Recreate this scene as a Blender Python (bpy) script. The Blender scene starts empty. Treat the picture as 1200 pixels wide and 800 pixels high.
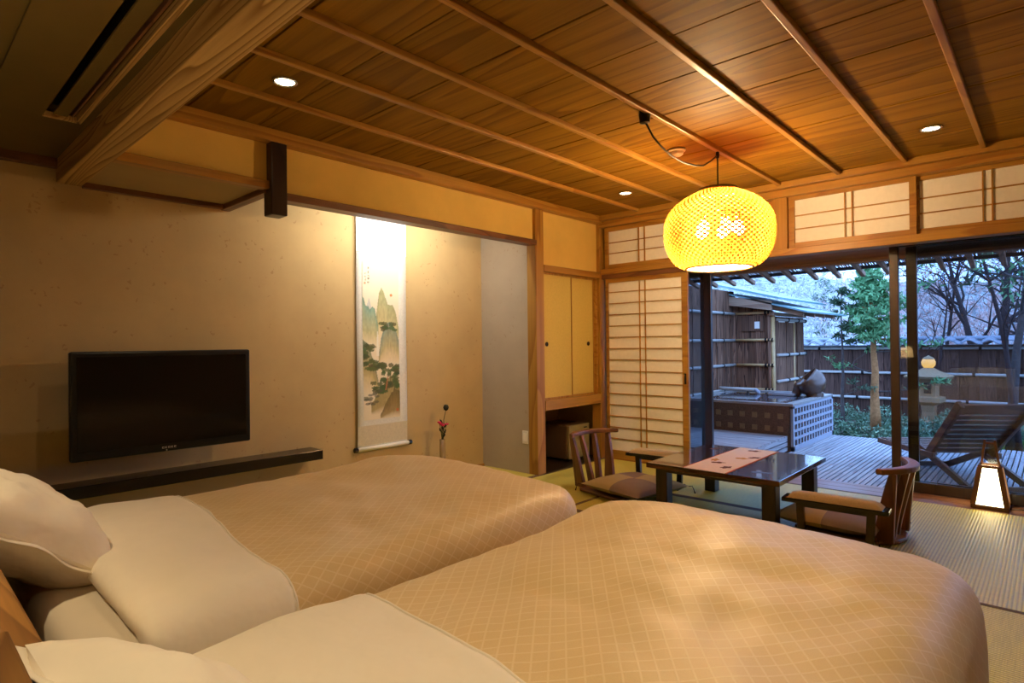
import bpy, math, random
import numpy as np
from mathutils import Vector, Matrix, noise

R = math.radians
PI = math.pi
random.seed(7)
SC = bpy.context.scene
COL = SC.collection

# ------------------------------------------------------------------ camera
cam_d = bpy.data.cameras.new('camera')
cam = bpy.data.objects.new('camera', cam_d)
COL.objects.link(cam)
cam_d.sensor_width = 36.0
cam_d.lens = 689.02 / 1200 * 36.0
cam_d.clip_start = 0.02
cam_d.clip_end = 500
yaw, pitch, roll = 0.74521, 0.003491, -0.011553
F = Vector((-math.sin(yaw) * math.cos(pitch), math.cos(yaw) * math.cos(pitch), math.sin(pitch)))
Rv = Vector((math.cos(yaw), math.sin(yaw), 0))
Uv = Rv.cross(F)
R2 = math.cos(roll) * Rv + math.sin(roll) * Uv
U2 = -math.sin(roll) * Rv + math.cos(roll) * Uv
cam.matrix_world = Matrix(((R2.x, U2.x, -F.x, 0), (R2.y, U2.y, -F.y, 0), (R2.z, U2.z, -F.z, 1.2), (0, 0, 0, 1)))
SC.camera = cam

# ------------------------------------------------------------------ world, exposure
world = bpy.data.worlds.new('dusk_sky')
SC.world = world
world.use_nodes = True
bg = world.node_tree.nodes['Background']
bg.inputs['Color'].default_value = (0.26, 0.48, 1.0, 1)
bg.inputs['Strength'].default_value = 4.6
SC.view_settings.view_transform = 'Standard'
SC.view_settings.look = 'None'
SC.view_settings.gamma = 1.0
SC.view_settings.use_curve_mapping = False
SC.view_settings.exposure = 0.40
try:
    SC.cycles.max_bounces = 8
    SC.cycles.transparent_max_bounces = 12
    SC.cycles.sample_clamp_indirect = 4.0
    SC.cycles.caustics_reflective = False
    SC.cycles.caustics_refractive = False
    SC.cycles.use_denoising = True
except Exception:
    pass
WARM = (1.0, 0.70, 0.36)
PENDANT_W = 255.0
DOWN_W = 15.0
TOKO_W = 12.5
BED_W = 22.0
BACK_W = 56.0

# ------------------------------------------------------------------ materials
MATS = {}


class NT:
    def __init__(s, name):
        s.m = bpy.data.materials.new(name)
        s.m.use_nodes = True
        s.t = s.m.node_tree
        s.b = s.t.nodes['Principled BSDF']
        s.out = s.t.nodes['Material Output']

    def n(s, typ, **kw):
        nd = s.t.nodes.new(typ)
        for k, v in kw.items():
            setattr(nd, k, v)
        return nd

    def l(s, a, b):
        s.t.links.new(a, b)

    def coords(s, scale=(1, 1, 1), rand=True, kind='Object'):
        tc = s.n('ShaderNodeTexCoord')
        mp = s.n('ShaderNodeMapping')
        src = tc.outputs[kind]
        if rand:
            oi = s.n('ShaderNodeObjectInfo')
            mul = s.n('ShaderNodeMath', operation='MULTIPLY')
            mul.inputs[1].default_value = 37.0
            s.l(oi.outputs['Random'], mul.inputs[0])
            add = s.n('ShaderNodeVectorMath', operation='ADD')
            s.l(src, add.inputs[0])
            s.l(mul.outputs[0], add.inputs[1])
            src = add.outputs[0]
        s.l(src, mp.inputs['Vector'])
        mp.inputs['Scale'].default_value = scale
        return mp.outputs[0]

    def noise(s, vec, scale, detail=3, rough=.5, dist=0):
        nz = s.n('ShaderNodeTexNoise')
        nz.inputs['Scale'].default_value = scale
        nz.inputs['Detail'].default_value = detail
        nz.inputs['Roughness'].default_value = rough
        nz.inputs['Distortion'].default_value = dist
        s.l(vec, nz.inputs['Vector'])
        return nz.outputs['Fac']

    def ramp(s, fac, stops):
        rp = s.n('ShaderNodeValToRGB')
        e = rp.color_ramp.elements
        while len(e) < len(stops):
            e.new(0.5)
        for el, (p, c) in zip(e, stops):
            el.position = p
            el.color = (c[0], c[1], c[2], 1) if not isinstance(c, (int, float)) else (c, c, c, 1)
        s.l(fac, rp.inputs[0])
        return rp.outputs[0]

    def math(s, op, a, b=None, c=None):
        m = s.n('ShaderNodeMath', operation=op)
        for i, x in enumerate((a, b, c)):
            if x is None:
                continue
            if isinstance(x, (int, float)):
                m.inputs[i].default_value = x
            else:
                s.l(x, m.inputs[i])
        return m.outputs[0]

    def mix(s, fac, a, b, mode='MIX'):
        m = s.n('ShaderNodeMixRGB', blend_type=mode)
        for i, x in zip((0, 1, 2), (fac, a, b)):
            if isinstance(x, (int, float)):
                m.inputs[i].default_value = x
            elif isinstance(x, tuple):
                m.inputs[i].default_value = (x[0], x[1], x[2], 1)
            else:
                s.l(x, m.inputs[i])
        return m.outputs[0]

    def bump(s, h, strength=.3, dist=.01):
        bp = s.n('ShaderNodeBump')
        bp.inputs['Strength'].default_value = strength
        bp.inputs['Distance'].default_value = dist
        s.l(h, bp.inputs['Height'])
        s.l(bp.outputs[0], s.b.inputs['Normal'])

    def base(s, c):
        if isinstance(c, tuple):
            s.b.inputs['Base Color'].default_value = (c[0], c[1], c[2], 1)
        else:
            s.l(c, s.b.inputs['Base Color'])

    def rough(s, r, spec=None):
        s.b.inputs['Roughness'].default_value = r
        if spec is not None:
            s.b.inputs['Specular IOR Level'].default_value = spec


def wood(name, light, dark, axis=0, rings=9.0, across=2.2, along=.3, rough=.5, fibre=.25, spec=.4, vary=.25):
    t = NT(name)
    sc = [across] * 3
    sc[axis] = along
    v = t.coords(tuple(sc))
    n = t.noise(v, 1.0, 2, .45, .35)
    f = t.math('FRACT', t.math('MULTIPLY', n, rings))
    g = t.ramp(f, [(0, light), (.62, tuple(l * .6 + d * .4 for l, d in zip(light, dark))), (.93, dark), (1, light)])
    sf = [60.0] * 3
    sf[axis] = 1.2
    fn = t.noise(t.coords(tuple(sf)), 1.0, 2, .6)
    fc = t.ramp(fn, [(.3, .6), (.7, 1.15)])
    c = t.mix(fibre * 2, g, fc, 'MULTIPLY')
    oi = t.n('ShaderNodeObjectInfo')
    vv = t.math('MULTIPLY_ADD', oi.outputs['Random'], vary, 1 - vary * .6)
    cb = t.n('ShaderNodeCombineColor')
    for i in range(3):
        t.l(vv, cb.inputs[i])
    c = t.mix(1.0, c, cb.outputs[0], 'MULTIPLY')
    t.base(c)
    t.rough(rough, spec)
    t.bump(fn, .12, .002)
    if name.startswith('redwood'):
        t.b.inputs['Coat Weight'].default_value = 1.0
        t.b.inputs['Coat Roughness'].default_value = .04
    MATS[name] = t.m
    return t.m


def plain(name, c, rough=.6, spec=.4, noise_amt=0.0, nscale=20, metallic=0, bump=0, bscale=60):
    t = NT(name)
    if noise_amt:
        n = t.noise(t.coords(), nscale, 4, .6)
        c2 = t.ramp(n, [(.25, tuple(max(0, x * (1 - noise_amt)) for x in c)), (.75, tuple(x * (1 + noise_amt) for x in c))])
        t.base(c2)
    else:
        t.base(c)
    t.rough(rough, spec)
    t.b.inputs['Metallic'].default_value = metallic
    if bump:
        t.bump(t.noise(t.coords(), bscale, 3, .6), bump, .03 if bscale < 10 else .004)
    MATS[name] = t.m
    return t.m


def emit(name, c, s):
    t = NT(name)
    t.base((0.8, 0.8, 0.8))
    t.b.inputs['Emission Color'].default_value = (*c, 1)
    t.b.inputs['Emission Strength'].default_value = s
    MATS[name] = t.m
    return t.m


def plaster(name, c, fleck, straw=True):
    t = NT(name)
    n = t.noise(t.coords(rand=False), 3.0, 5, .6)
    base = t.ramp(n, [(.3, tuple(x * .93 for x in c)), (.7, tuple(min(1, x * 1.05) for x in c))])
    fine = t.noise(t.coords(rand=False), 140, 3, .6)
    if straw:
        v = t.coords(rand=False)
        w = t.n('ShaderNodeTexVoronoi', feature='F1')
        w.inputs['Scale'].default_value = 22.0
        nz = t.n('ShaderNodeTexNoise')
        nz.inputs['Scale'].default_value = 26.0
        t.l(v, nz.inputs['Vector'])
        ad = t.n('ShaderNodeVectorMath', operation='MULTIPLY_ADD')
        t.l(nz.outputs['Color'], ad.inputs[0])
        ad.inputs[1].default_value = (.07, .07, .07)
        t.l(v, ad.inputs[2])
        t.l(ad.outputs[0], w.inputs['Vector'])
        d = t.ramp(w.outputs['Distance'], [(.0, 1.0), (.16, 1.0), (.22, 0.0)])
        sel = t.math('GREATER_THAN', t.noise(v, 9.0, 2), .56)
        fac = t.math('MULTIPLY', t.math('MULTIPLY', d, sel), .42)
        base = t.mix(fac, base, fleck)
    t.base(base)
    t.rough(.92, .15)
    t.bump(fine, .25, .003)
    MATS[name] = t.m
    return t.m


# wood families: suffix gives the grain axis
for ax, i in (('x', 0), ('y', 1), ('z', 2)):
    wood('hinoki_' + ax, (.44, .225, .036), (.30, .128, .018), i, 9, 3.4, .35, .42, .2, .4, .12)
    wood('beam_' + ax, (.56, .36, .125), (.22, .11, .028), i, 24, 4.5, .24, .6, .2, .25, .1)
    wood('brown_' + ax, (.21, .085, .028), (.10, .036, .011), i, 8, 4.0, .4, .42, .25, .5, .15)
    wood('headboard_' + ax, (.27, .135, .035), (.14, .06, .015), i, 14, 4.0, .3, .5, .25, .3, .1)
    wood('dark_' + ax, (.030, .015, .010), (.012, .007, .005), i, 8, 4.0, .4, .32, .25, .5, .15)
    wood('redwood_' + ax, (.10, .034, .020), (.05, .016, .010), i, 8, 5.0, .5, .16, .2, .5, .1)
    wood('weathered_' + ax, (.42, .41, .42), (.30, .28, .29), i, 9, 5.0, .4, .7, .3, .3, .22)
    wood('bark_' + ax, (.25, .125, .075), (.055, .026, .018), i, 12, 9.0, .5, .9, .4, .1, .5)
    wood('fence_bark_' + ax, (.135, .07, .05), (.04, .02, .016), i, 12, 9.0, .5, .9, .4, .1, .5)
    wood('rafter_' + ax, (.36, .22, .14), (.22, .12, .075), i, 7, 4.0, .4, .7, .25, .2, .15)
wood('ceiling_board', (.26, .135, .011), (.155, .072, .006), 0, 11, 3.2, .2, .55, .2, .07, .22)
wood('sill_board', (.36, .17, .085), (.18, .07, .035), 0, 9, 6.0, .4, .3, .25, .5, .2)
plaster('plaster', (.52, .375, .175), (.30, .16, .06))
plaster('plaster_side', (.44, .37, .27), (.34, .24, .15))
plaster('kokabe', (.80, .53, .13), (.6, .5, .3), False)
plaster('soffit_plaster', (.42, .31, .16), (.5, .4, .3), False)
plaster('ceiling_paint', (.12, .08, .022), (.5, .4, .3), False)
plain('paper', (.86, .82, .74), .9, .1, .04, 30)
plain('fusuma_paper', (.66, .48, .12), .85, .2, .06, 60, bump=.3, bscale=200)
plain('black_plastic', (.004, .004, .004), .35, .3)
plain('screen', (.002, .002, .0025), .12, .25)
plain('black_lacquer', (.012, .009, .008), .18, .5)
plain('dark_metal', (.035, .022, .015), .4, .5)
plain('black_cord', (.01, .009, .008), .5, .4)
plain('white_plastic', (.75, .72, .64), .45, .4)
plain('grey_text', (.55, .5, .42), .5, .4)
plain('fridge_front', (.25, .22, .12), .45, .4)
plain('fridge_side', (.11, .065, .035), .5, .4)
plain('pale_linen', (.86, .77, .62), .85, .2, .02, 8, bump=.35, bscale=7)
plain('mattress_linen', (.80, .68, .50), .85, .2, .02, 8)
plain('silk_white', (.80, .78, .74), .6, .3, .06, 90)
plain('silk_border', (.74, .72, .63), .6, .3, .1, 70)
plain('silk_beige', (.62, .55, .38), .6, .3, .1, 60)
plain('roller_white', (.82, .78, .66), .45, .4)
plain('bamboo', (.50, .31, .13), .45, .4, .12, 14)
plain('bamboo_grey', (.40, .37, .33), .55, .3, .12, 14)
plain('bamboo_vase', (.24, .14, .04), .45, .4, .2, 14)
plain('bamboo_strip', (.80, .55, .24), .5, .3, .1, 20)
plain('tie', (.012, .01, .01), .8, .2)
plain('tassel', (.06, .03, .04), .8, .2)
plain('arm_pad', (.60, .50, .34), .9, .1, .12, 120, bump=.5, bscale=260)
plain('runner', (.93, .82, .68), .85, .2, .05, 60)
plain('runner_edge', (.62, .18, .06), .8, .2)
plain('leaf_brown', (.16, .06, .035), .8, .2, .3, 60)
plain('leaf_gold', (.62, .34, .08), .8, .2, .2, 60)
plain('leaf_inlay', (.03, .022, .03), .45, .4)
plain('granite', (.34, .22, .12), .85, .3, .22, 60, bump=.4, bscale=60)
plain('tub_stone', (.10, .062, .038), .75, .3, .55, 110, bump=.5, bscale=90)
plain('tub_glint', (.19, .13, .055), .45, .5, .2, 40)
plain('tub_rim', (.30, .27, .25), .35, .5, .15, 30)
plain('lattice_wood', (.30, .31, .36), .6, .3, .08, 30)
plain('tub_inner', (.17, .07, .03), .8, .2, .3, 30)
plain('pot_glaze', (.10, .05, .027), .3, .6, .35, 22)
plain('roof_tile', (.24, .26, .30), .45, .5, .12, 20)
plain('roof_sheet', (.16, .27, .28), .4, .5, .15, 12)
plain('tree_bark', (.36, .165, .065), .95, .1, .4, 26, bump=.9, bscale=30)
plain('grey_bark', (.085, .065, .058), .95, .1, .35, 26, bump=.8, bscale=30)
plain('twig', (.06, .042, .04), .95, .1, .3, 30)
plain('frost_twig', (.62, .62, .62), .9, .1, .15, 10)
plain('pink_twig', (.75, .47, .40), .9, .1, .2, 10)
plain('pine_green', (.14, .31, .13), .8, .2, .45, 8)
plain('far_green', (.16, .26, .13), .8, .2, .35, 6)
plain('dull_green', (.07, .11, .06), .8, .2, .4, 8)
plain('shrub_green', (.13, .225, .13), .55, .4, .6, 14)
plain('lawn_green', (.075, .17, .03), .9, .1, .4, 8)
plain('soil', (.07, .055, .04), .95, .1, .4, 6)
plain('flower_pink', (.65, .03, .11), .6, .3)
plain('seed_pod', (.03, .026, .014), .8, .2)
plain('stem_green', (.07, .075, .03), .7, .2)
plain('lantern_wood', (.09, .036, .012), .45, .4)
plain('detector', (.70, .52, .30), .5, .4)
plain('chrome', (.6, .6, .6), .2, .5, metallic=1)
plain('heri', (.145, .10, .06), .85, .2, .15, 80)
plain('eave_reed', (.25, .17, .13), .8, .2, .3, 30)
emit('bulb', (1.0, .70, .34), 60.0)
emit('downlight_glow', (1.0, .80, .50), 14.0)
emit('lantern_paper', (1.0, .84, .50), 6.0)
emit('globe_glow', (1.0, .55, .12), 1.1)
emit('tube_glow', (1.0, .86, .66), 6.0)

# hills: frosted forest, with distant haze painted in as a paler base colour
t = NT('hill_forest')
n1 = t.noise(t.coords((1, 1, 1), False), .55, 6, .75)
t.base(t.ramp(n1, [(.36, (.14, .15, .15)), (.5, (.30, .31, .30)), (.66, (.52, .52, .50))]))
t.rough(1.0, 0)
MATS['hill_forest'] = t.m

# tatami: fine ribs
for ax, i in (('x', 0), ('y', 1)):
    t = NT('tatami_' + ax)
    tc = t.n('ShaderNodeTexCoord')
    sp = t.n('ShaderNodeSeparateXYZ')
    t.l(tc.outputs['Object'], sp.inputs[0])
    across = sp.outputs[1 - i]
    s = t.math('SINE', t.math('MULTIPLY', across, 2 * PI / .0165))
    s01 = t.math('MULTIPLY_ADD', s, .5, .5)
    sc = [240.0] * 3
    sc[i] = 240.0
    sc[1 - i] = 9.0
    straw = t.noise(t.coords(tuple(sc)), 1.0, 2, .6)
    c = t.ramp(s01, [(0, (.42, .36, .055)), (.5, (.64, .56, .10)), (1, (.70, .62, .13))])
    c = t.mix(.5, c, t.ramp(straw, [(.3, .7), (.7, 1.15)]), 'MULTIPLY')
    c = t.mix(.35, c, t.ramp(t.noise(t.coords(), 1.2, 3), [(.3, .8), (.7, 1.1)]), 'MULTIPLY')
    t.base(c)
    t.rough(.48, .45)
    t.bump(s01, .55, .003)
    MATS['tatami_' + ax] = t.m

# duvet: woven diamond lines, UV in metres
t = NT('duvet_diamond')
uv = t.n('ShaderNodeUVMap')
uv.uv_map = 'UVMap'
sp = t.n('ShaderNodeSeparateXYZ')
t.l(uv.outputs[0], sp.inputs[0])
a = t.math('MULTIPLY', sp.outputs[0], 1 / .047)
b = t.math('MULTIPLY', sp.outputs[1], 1 / .060)
lines = None
for op in ('ADD', 'SUBTRACT'):
    fr = t.math('FRACT', t.math(op, a, b))
    dist = t.math('ABSOLUTE', t.math('SUBTRACT', fr, .5))
    ln = t.ramp(dist, [(0, 1.0), (.045, .8), (.085, 0.0)])
    lines = ln if lines is None else t.math('MAXIMUM', lines, ln)
fine = t.noise(t.coords(), 400, 2)
c = t.mix(lines, (.72, .52, .25), (.79, .61, .34))
c = t.mix(.25, c, t.ramp(fine, [(.3, .8), (.7, 1.1)]), 'MULTIPLY')
t.base(c)
t.rough(.46, .4)
t.b.inputs['Sheen Weight'].default_value = .15
t.bump(lines, .1, .002)
MATS['duvet_diamond'] = t.m

# two-tone cushion: quarters of a square
t = NT('cushion_check')
tc = t.n('ShaderNodeTexCoord')
sp = t.n('ShaderNodeSeparateXYZ')
t.l(tc.outputs['Object'], sp.inputs[0])
sg = t.math('GREATER_THAN', t.math('MULTIPLY', sp.outputs[0], sp.outputs[1]), 0)
c = t.mix(sg, (.19, .145, .12), (.37, .295, .14))
wv = t.noise(t.coords((1, 1, 1)), 260, 2)
t.base(t.mix(.4, c, t.ramp(wv, [(.3, .75), (.7, 1.15)]), 'MULTIPLY'))
t.rough(.75, .25)
MATS['cushion_check'] = t.m

# window glass: thin pane that lets light through and mirrors at grazing angles
t = NT('window_glass')
tr = t.n('ShaderNodeBsdfTransparent')
tr.inputs[0].default_value = (.86, .88, .90, 1)
gl = t.n('ShaderNodeBsdfGlossy')
gl.inputs['Roughness'].default_value = .01
fr = t.n('ShaderNodeFresnel')
fr.inputs[0].default_value = 1.45
mx = t.n('ShaderNodeMixShader')
t.l(fr.outputs[0], mx.inputs[0])
t.l(tr.outputs[0], mx.inputs[1])
t.l(gl.outputs[0], mx.inputs[2])
t.l(mx.outputs[0], t.out.inputs[0])
MATS['window_glass'] = t.m

t = NT('bath_water')
t.base((.05, .05, .06))
t.rough(.04, .6)
t.bump(t.noise(t.coords(), 14, 2), .06, .01)
MATS['bath_water'] = t.m

# bamboo weave and diffuser let light through
for nm, c, tf in (('weave_bamboo', (.44, .18, .022), .30), ('diffuser_paper', (.92, .82, .62), .7)):
    t = NT(nm)
    df = t.n('ShaderNodeBsdfDiffuse')
    df.inputs[0].default_value = (*c, 1)
    tl = t.n('ShaderNodeBsdfTranslucent')
    tl.inputs[0].default_value = (*c, 1)
    mx = t.n('ShaderNodeMixShader')
    mx.inputs[0].default_value = tf
    t.l(df.outputs[0], mx.inputs[1])
    t.l(tl.outputs[0], mx.inputs[2])
    t.l(mx.outputs[0], t.out.inputs[0])
    MATS[nm] = t.m

t = NT('vertex_paint')
at = t.n('ShaderNodeVertexColor')
at.layer_name = 'paint'
t.base(at.outputs[0])
t.rough(.8, .2)
MATS['vertex_paint'] = t.m
MATS['globe_glow'].node_tree.nodes['Principled BSDF'].inputs['Base Color'].default_value = (.25, .16, .07, 1)

# ------------------------------------------------------------------ mesh helpers


class MB:
    def __init__(s):
        s.v = []
        s.f = []
        s.uv = None

    def box(s, a, b):
        x0, y0, z0 = a
        x1, y1, z1 = b
        n = len(s.v)
        s.v += [(x0, y0, z0), (x1, y0, z0), (x1, y1, z0), (x0, y1, z0), (x0, y0, z1), (x1, y0, z1), (x1, y1, z1), (x0, y1, z1)]
        s.f += [tuple(n + i for i in q) for q in ((0, 3, 2, 1), (4, 5, 6, 7), (0, 1, 5, 4), (1, 2, 6, 5), (2, 3, 7, 6), (3, 0, 4, 7))]
        return s

    def bar(s, p, q, w, h, up=(0, 0, 1), w2=None, h2=None):
        """square bar from p to q, w across, h along up"""
        p = Vector(p)
        q = Vector(q)
        d = (q - p).normalized()
        u = Vector(up)
        if abs(d.dot(u)) > .98:
            u = Vector((1, 0, 0))
        sd = d.cross(u).normalized()
        u = sd.cross(d).normalized()
        n = len(s.v)
        for c, ww, hh in ((p, w, h), (q, w2 or w, h2 or h)):
            for a, b in ((-1, -1), (1, -1), (1, 1), (-1, 1)):
                s.v.append(tuple(c + sd * a * ww / 2 + u * b * hh / 2))
        s.f += [tuple(n + i for i in k) for k in ((0, 1, 2, 3), (7, 6, 5, 4), (0, 4, 5, 1), (1, 5, 6, 2), (2, 6, 7, 3), (3, 7, 4, 0))]
        return s

    def tube(s, pts, rad, n=8, cap=True):
        pts = [Vector(p) for p in pts]
        rs = rad if isinstance(rad, (list, tuple)) else [rad] * len(pts)
        b = len(s.v)
        ref = Vector((0, 0, 1))
        for i, p in enumerate(pts):
            d = (pts[min(i + 1, len(pts) - 1)] - pts[max(i - 1, 0)])
            d = d.normalized() if d.length > 1e-9 else Vector((0, 0, 1))
            if abs(d.dot(ref)) > .95:
                ref = Vector((1, 0, 0)) if abs(d.x) < .9 else Vector((0, 1, 0))
            a = d.cross(ref).normalized()
            c = d.cross(a).normalized()
            ref = -c if c.dot(ref) < 0 else c
            a = d.cross(ref).normalized()
            for k in range(n):
                t_ = 2 * PI * k / n
                s.v.append(tuple(p + (a * math.cos(t_) + ref * math.sin(t_)) * rs[i]))
        for i in range(len(pts) - 1):
            for k in range(n):
                s.f.append((b + i * n + k, b + i * n + (k + 1) % n, b + (i + 1) * n + (k + 1) % n, b + (i + 1) * n + k))
        if cap:
            s.f.append(tuple(b + k for k in reversed(range(n))))
            e = b + (len(pts) - 1) * n
            s.f.append(tuple(e + k for k in range(n)))
        return s

    def lathe(s, prof, n=24, c=(0, 0, 0), cap=True, f=None):
        b = len(s.v)
        for r, z in prof:
            for k in range(n):
                t_ = 2 * PI * k / n
                rr = r if f is None else f(r, z, t_)
                s.v.append((c[0] + rr * math.cos(t_), c[1] + rr * math.sin(t_), c[2] + z))
        for i in range(len(prof) - 1):
            for k in range(n):
                s.f.append((b + i * n + k, b + i * n + (k + 1) % n, b + (i + 1) * n + (k + 1) % n, b + (i + 1) * n + k))
        if cap:
            s.f.append(tuple(b + k for k in reversed(range(n))))
            e = b + (len(prof) - 1) * n
            s.f.append(tuple(e + k for k in range(n)))
        return s

    def prism(s, poly, z0, z1):
        b = len(s.v)
        n = len(poly)
        s.v += [(x, y, z0) for x, y in poly] + [(x, y, z1) for x, y in poly]
        s.f.append(tuple(b + i for i in reversed(range(n))))
        s.f.append(tuple(b + n + i for i in range(n)))
        for i in range(n):
            j = (i + 1) % n
            s.f.append((b + i, b + j, b + n + j, b + n + i))
        return s

    def grid(s, fn, nu, nv, uvfn=None):
        b = len(s.v)
        if uvfn and s.uv is None:
            s.uv = []
        for j in range(nv + 1):
            for i in range(nu + 1):
                s.v.append(tuple(fn(i / nu, j / nv)))
                if uvfn:
                    s.uv.append(uvfn(i / nu, j / nv))
        for j in range(nv):
            for i in range(nu):
                a = b + j * (nu + 1) + i
                s.f.append((a, a + 1, a + nu + 2, a + nu + 1))
        return s

    def xform(s, M):
        s.v = [tuple(M @ Vector(p)) for p in s.v]
        return s


OFF = {}


def build(name, mb, mat, parent=None, smooth=False, bevel=0.0, sub=0, solid=0.0, **props):
    """link mb as ONE mesh object; vertices are given in the thing's frame (world for the setting)"""
    me = bpy.data.meshes.new(name)
    off = OFF.get(parent.name, Vector((0, 0, 0))) if parent else props.pop('at', Vector((0, 0, 0)))
    off = Vector(off)
    me.from_pydata([(p[0] - off.x, p[1] - off.y, p[2] - off.z) for p in mb.v], [], mb.f)
    me.materials.append(MATS[mat] if isinstance(mat, str) else mat)
    if mb.uv:
        ul = me.uv_layers.new(name='UVMap')
        for lp in me.loops:
            ul.data[lp.index].uv = mb.uv[lp.vertex_index]
    me.validate()
    if smooth:
        me.polygons.foreach_set('use_smooth', [True] * len(me.polygons))
    o = bpy.data.objects.new(name, me)
    COL.objects.link(o)
    if parent:
        o.parent = parent
        OFF[o.name] = off
    else:
        o.location = off
        OFF[o.name] = off
    if bevel:
        m = o.modifiers.new('bevel', 'BEVEL')
        m.width = bevel
        m.segments = 2
        m.limit_method = 'ANGLE'
        m.angle_limit = R(50)
    if sub:
        m = o.modifiers.new('sub', 'SUBSURF')
        m.levels = sub
        m.render_levels = sub
    if solid:
        m = o.modifiers.new('solid', 'SOLIDIFY')
        m.thickness = solid
        m.offset = 0
    for k, v in props.items():
        o[k] = v
    return o


def thing(name, label, cat, loc=(0, 0, 0), group=None):
    o = bpy.data.objects.new(name, None)
    o.empty_display_size = .1
    COL.objects.link(o)
    o.location = loc
    OFF[o.name] = Vector(loc)
    o['label'] = label
    o['category'] = cat
    if group:
        o['group'] = group
    return o


def proto(name, label, cat, group=None):
    return thing(name, label, cat, (0, 0, 0), group)


def solo(name, mb, mat, label, cat, at, group=None, **kw):
    o = build(name, mb, mat, None, at=Vector(at), **kw)
    o['label'] = label
    o['category'] = cat
    if group:
        o['group'] = group
    return o


def struct(name, mb, mat, parent=None, **kw):
    o = build(name, mb, mat, parent, **kw)
    if parent is None:
        o['kind'] = 'structure'
    return o


def struct_root(name, loc=(0, 0, 0)):
    o = bpy.data.objects.new(name, None)
    COL.objects.link(o)
    o.location = loc
    OFF[o.name] = Vector(loc)
    o['kind'] = 'structure'
    return o


def place(o, loc, rz=0.0, tilt=None):
    o.location = loc
    o.rotation_euler = tilt if tilt else (0, 0, rz)


def dup(root, loc, rz, label):
    r = root.copy()
    COL.objects.link(r)
    r.location = loc
    r.rotation_euler = (0, 0, rz)
    r['label'] = label
    for ch in list(root.children):
        c = ch.copy()
        COL.objects.link(c)
        c.parent = r
        for g in list(ch.children):
            d = g.copy()
            COL.objects.link(d)
            d.parent = c
    return r


def lamp_obj(name, kind, loc, watts, color, parent=None, rot=(0, 0, 0), **kw):
    d = bpy.data.lights.new(name, kind)
    d.energy = watts
    d.color = color
    for k, v in kw.items():
        setattr(d, k, v)
    o = bpy.data.objects.new(name, d)
    COL.objects.link(o)
    o.rotation_euler = rot
    if parent:
        o.parent = parent
        o.location = Vector(loc) - OFF[parent.name]
    else:
        o.location = loc
    return o


def B(*ab):
    m = MB()
    for a, b in ab:
        m.box(a, b)
    return m


# =================================================================== ROOM SHELL
# floor with tatami mats
floor = struct('floor', B(((-4.3, -1.9, -.12), (1.4, 5.22, -.035))), 'dark_y')


def tatami(x0, y0, x1, y1, axis):
    """axis: direction of the long side; cloth borders run along it"""
    g = .0015
    m = struct('tatami_mat', B(((x0 + g, y0 + g, -.035), (x1 - g, y1 - g, 0))), 'tatami_' + axis, floor)
    hb = MB()
    w = .03
    if axis == 'x':
        hb.box((x0 + g, y0 + g, -.002), (x1 - g, y0 + w, .0012)).box((x0 + g, y1 - w, -.002), (x1 - g, y1 - g, .0012))
    else:
        hb.box((x0 + g, y0 + g, -.002), (x0 + w, y1 - g, .0012)).box((x1 - w, y0 + g, -.002), (x1 - g, y1 - g, .0012))
    struct('cloth_border', hb, 'heri', m)


tatami(-3.46, 3.40, -2.61, 5.22, 'y')
tatami(-2.61, 4.25, -.845, 5.22, 'x')
tatami(-2.61, 3.40, -.845, 4.25, 'x')
tatami(-.845, 3.40, .10, 5.22, 'y')
tatami(.10, 3.40, 1.3, 5.22, 'y')
tatami(-3.46, 2.45, -1.70, 3.40, 'x')
tatami(-1.70, 2.45, .10, 3.40, 'x')
tatami(.10, 1.50, 1.3, 3.40, 'y')
tatami(-3.46, .60, -2.50, 2.45, 'y')
tatami(-2.50, .60, -1.55, 2.45, 'y')
tatami(-1.55, .60, -.60, 2.45, 'y')
tatami(-.60, .60, .10, 2.45, 'y')
tatami(-4.17, -.4, -3.46, 1.85, 'y')
tatami(-4.17, 1.85, -3.46, 4.08, 'y')

# walls
struct('wall_left', B(((-4.27, -1.9, -.05), (-4.17, 4.08, 2.6))), 'plaster')
struct('wall_alcove_side', B(((-4.27, 4.08, -.05), (-3.55, 4.14, 2.5))), 'plaster_side')
struct('wall_right', B(((1.3, -1.9, -.05), (1.4, 5.6, 2.6))), 'plaster')
struct('wall_back', B(((-4.27, -1.9, -.05), (1.4, -1.8, 2.6))), 'plaster')
struct('wall_cupboard_back', B(((-4.27, 4.14, -.05), (-4.10, 5.62, 2.5))), 'plaster')
struct('wall_cupboard_end', B(((-4.10, 5.2, -.05), (-3.46, 5.62, 2.5))), 'plaster')
# small upper walls over the alcove
struct('wall_over_alcove', B(((-3.54, 1.69, 2.13), (-3.49, 4.09, 2.5))), 'kokabe')
struct('wall_over_cupboard', B(((-3.54, 4.18, 1.92), (-3.49, 5.10, 2.5))), 'kokabe')
struct('wall_over_soffit', B(((-3.54, .80, 2.17), (-3.49, 1.62, 2.5))), 'kokabe')

# ceiling: broad boards above thin battens
ceil = struct('ceiling', B(((-4.27, .80, 2.52), (1.4, 5.62, 2.60))), 'dark_x')
y = .765
k = 0
edges = [y + .3835 * i for i in range(13)]
for a, b in zip(edges, edges[1:]):
    dz = random.uniform(-.0015, .0015)
    struct('ceiling_board', B(((-3.5, a + .0035, 2.497 + dz), (1.3, b - .0035, 2.519))), 'ceiling_board', ceil, bevel=.003)
for x in (-2.965, -2.52, -2.105, -1.645, -1.205, -.777, -.335, .10, .545, .985):
    struct('ceiling_batten', B(((x - .016, .84, 2.468), (x + .016, 5.035, 2.4975))), 'hinoki_y', ceil, bevel=.005)
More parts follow.
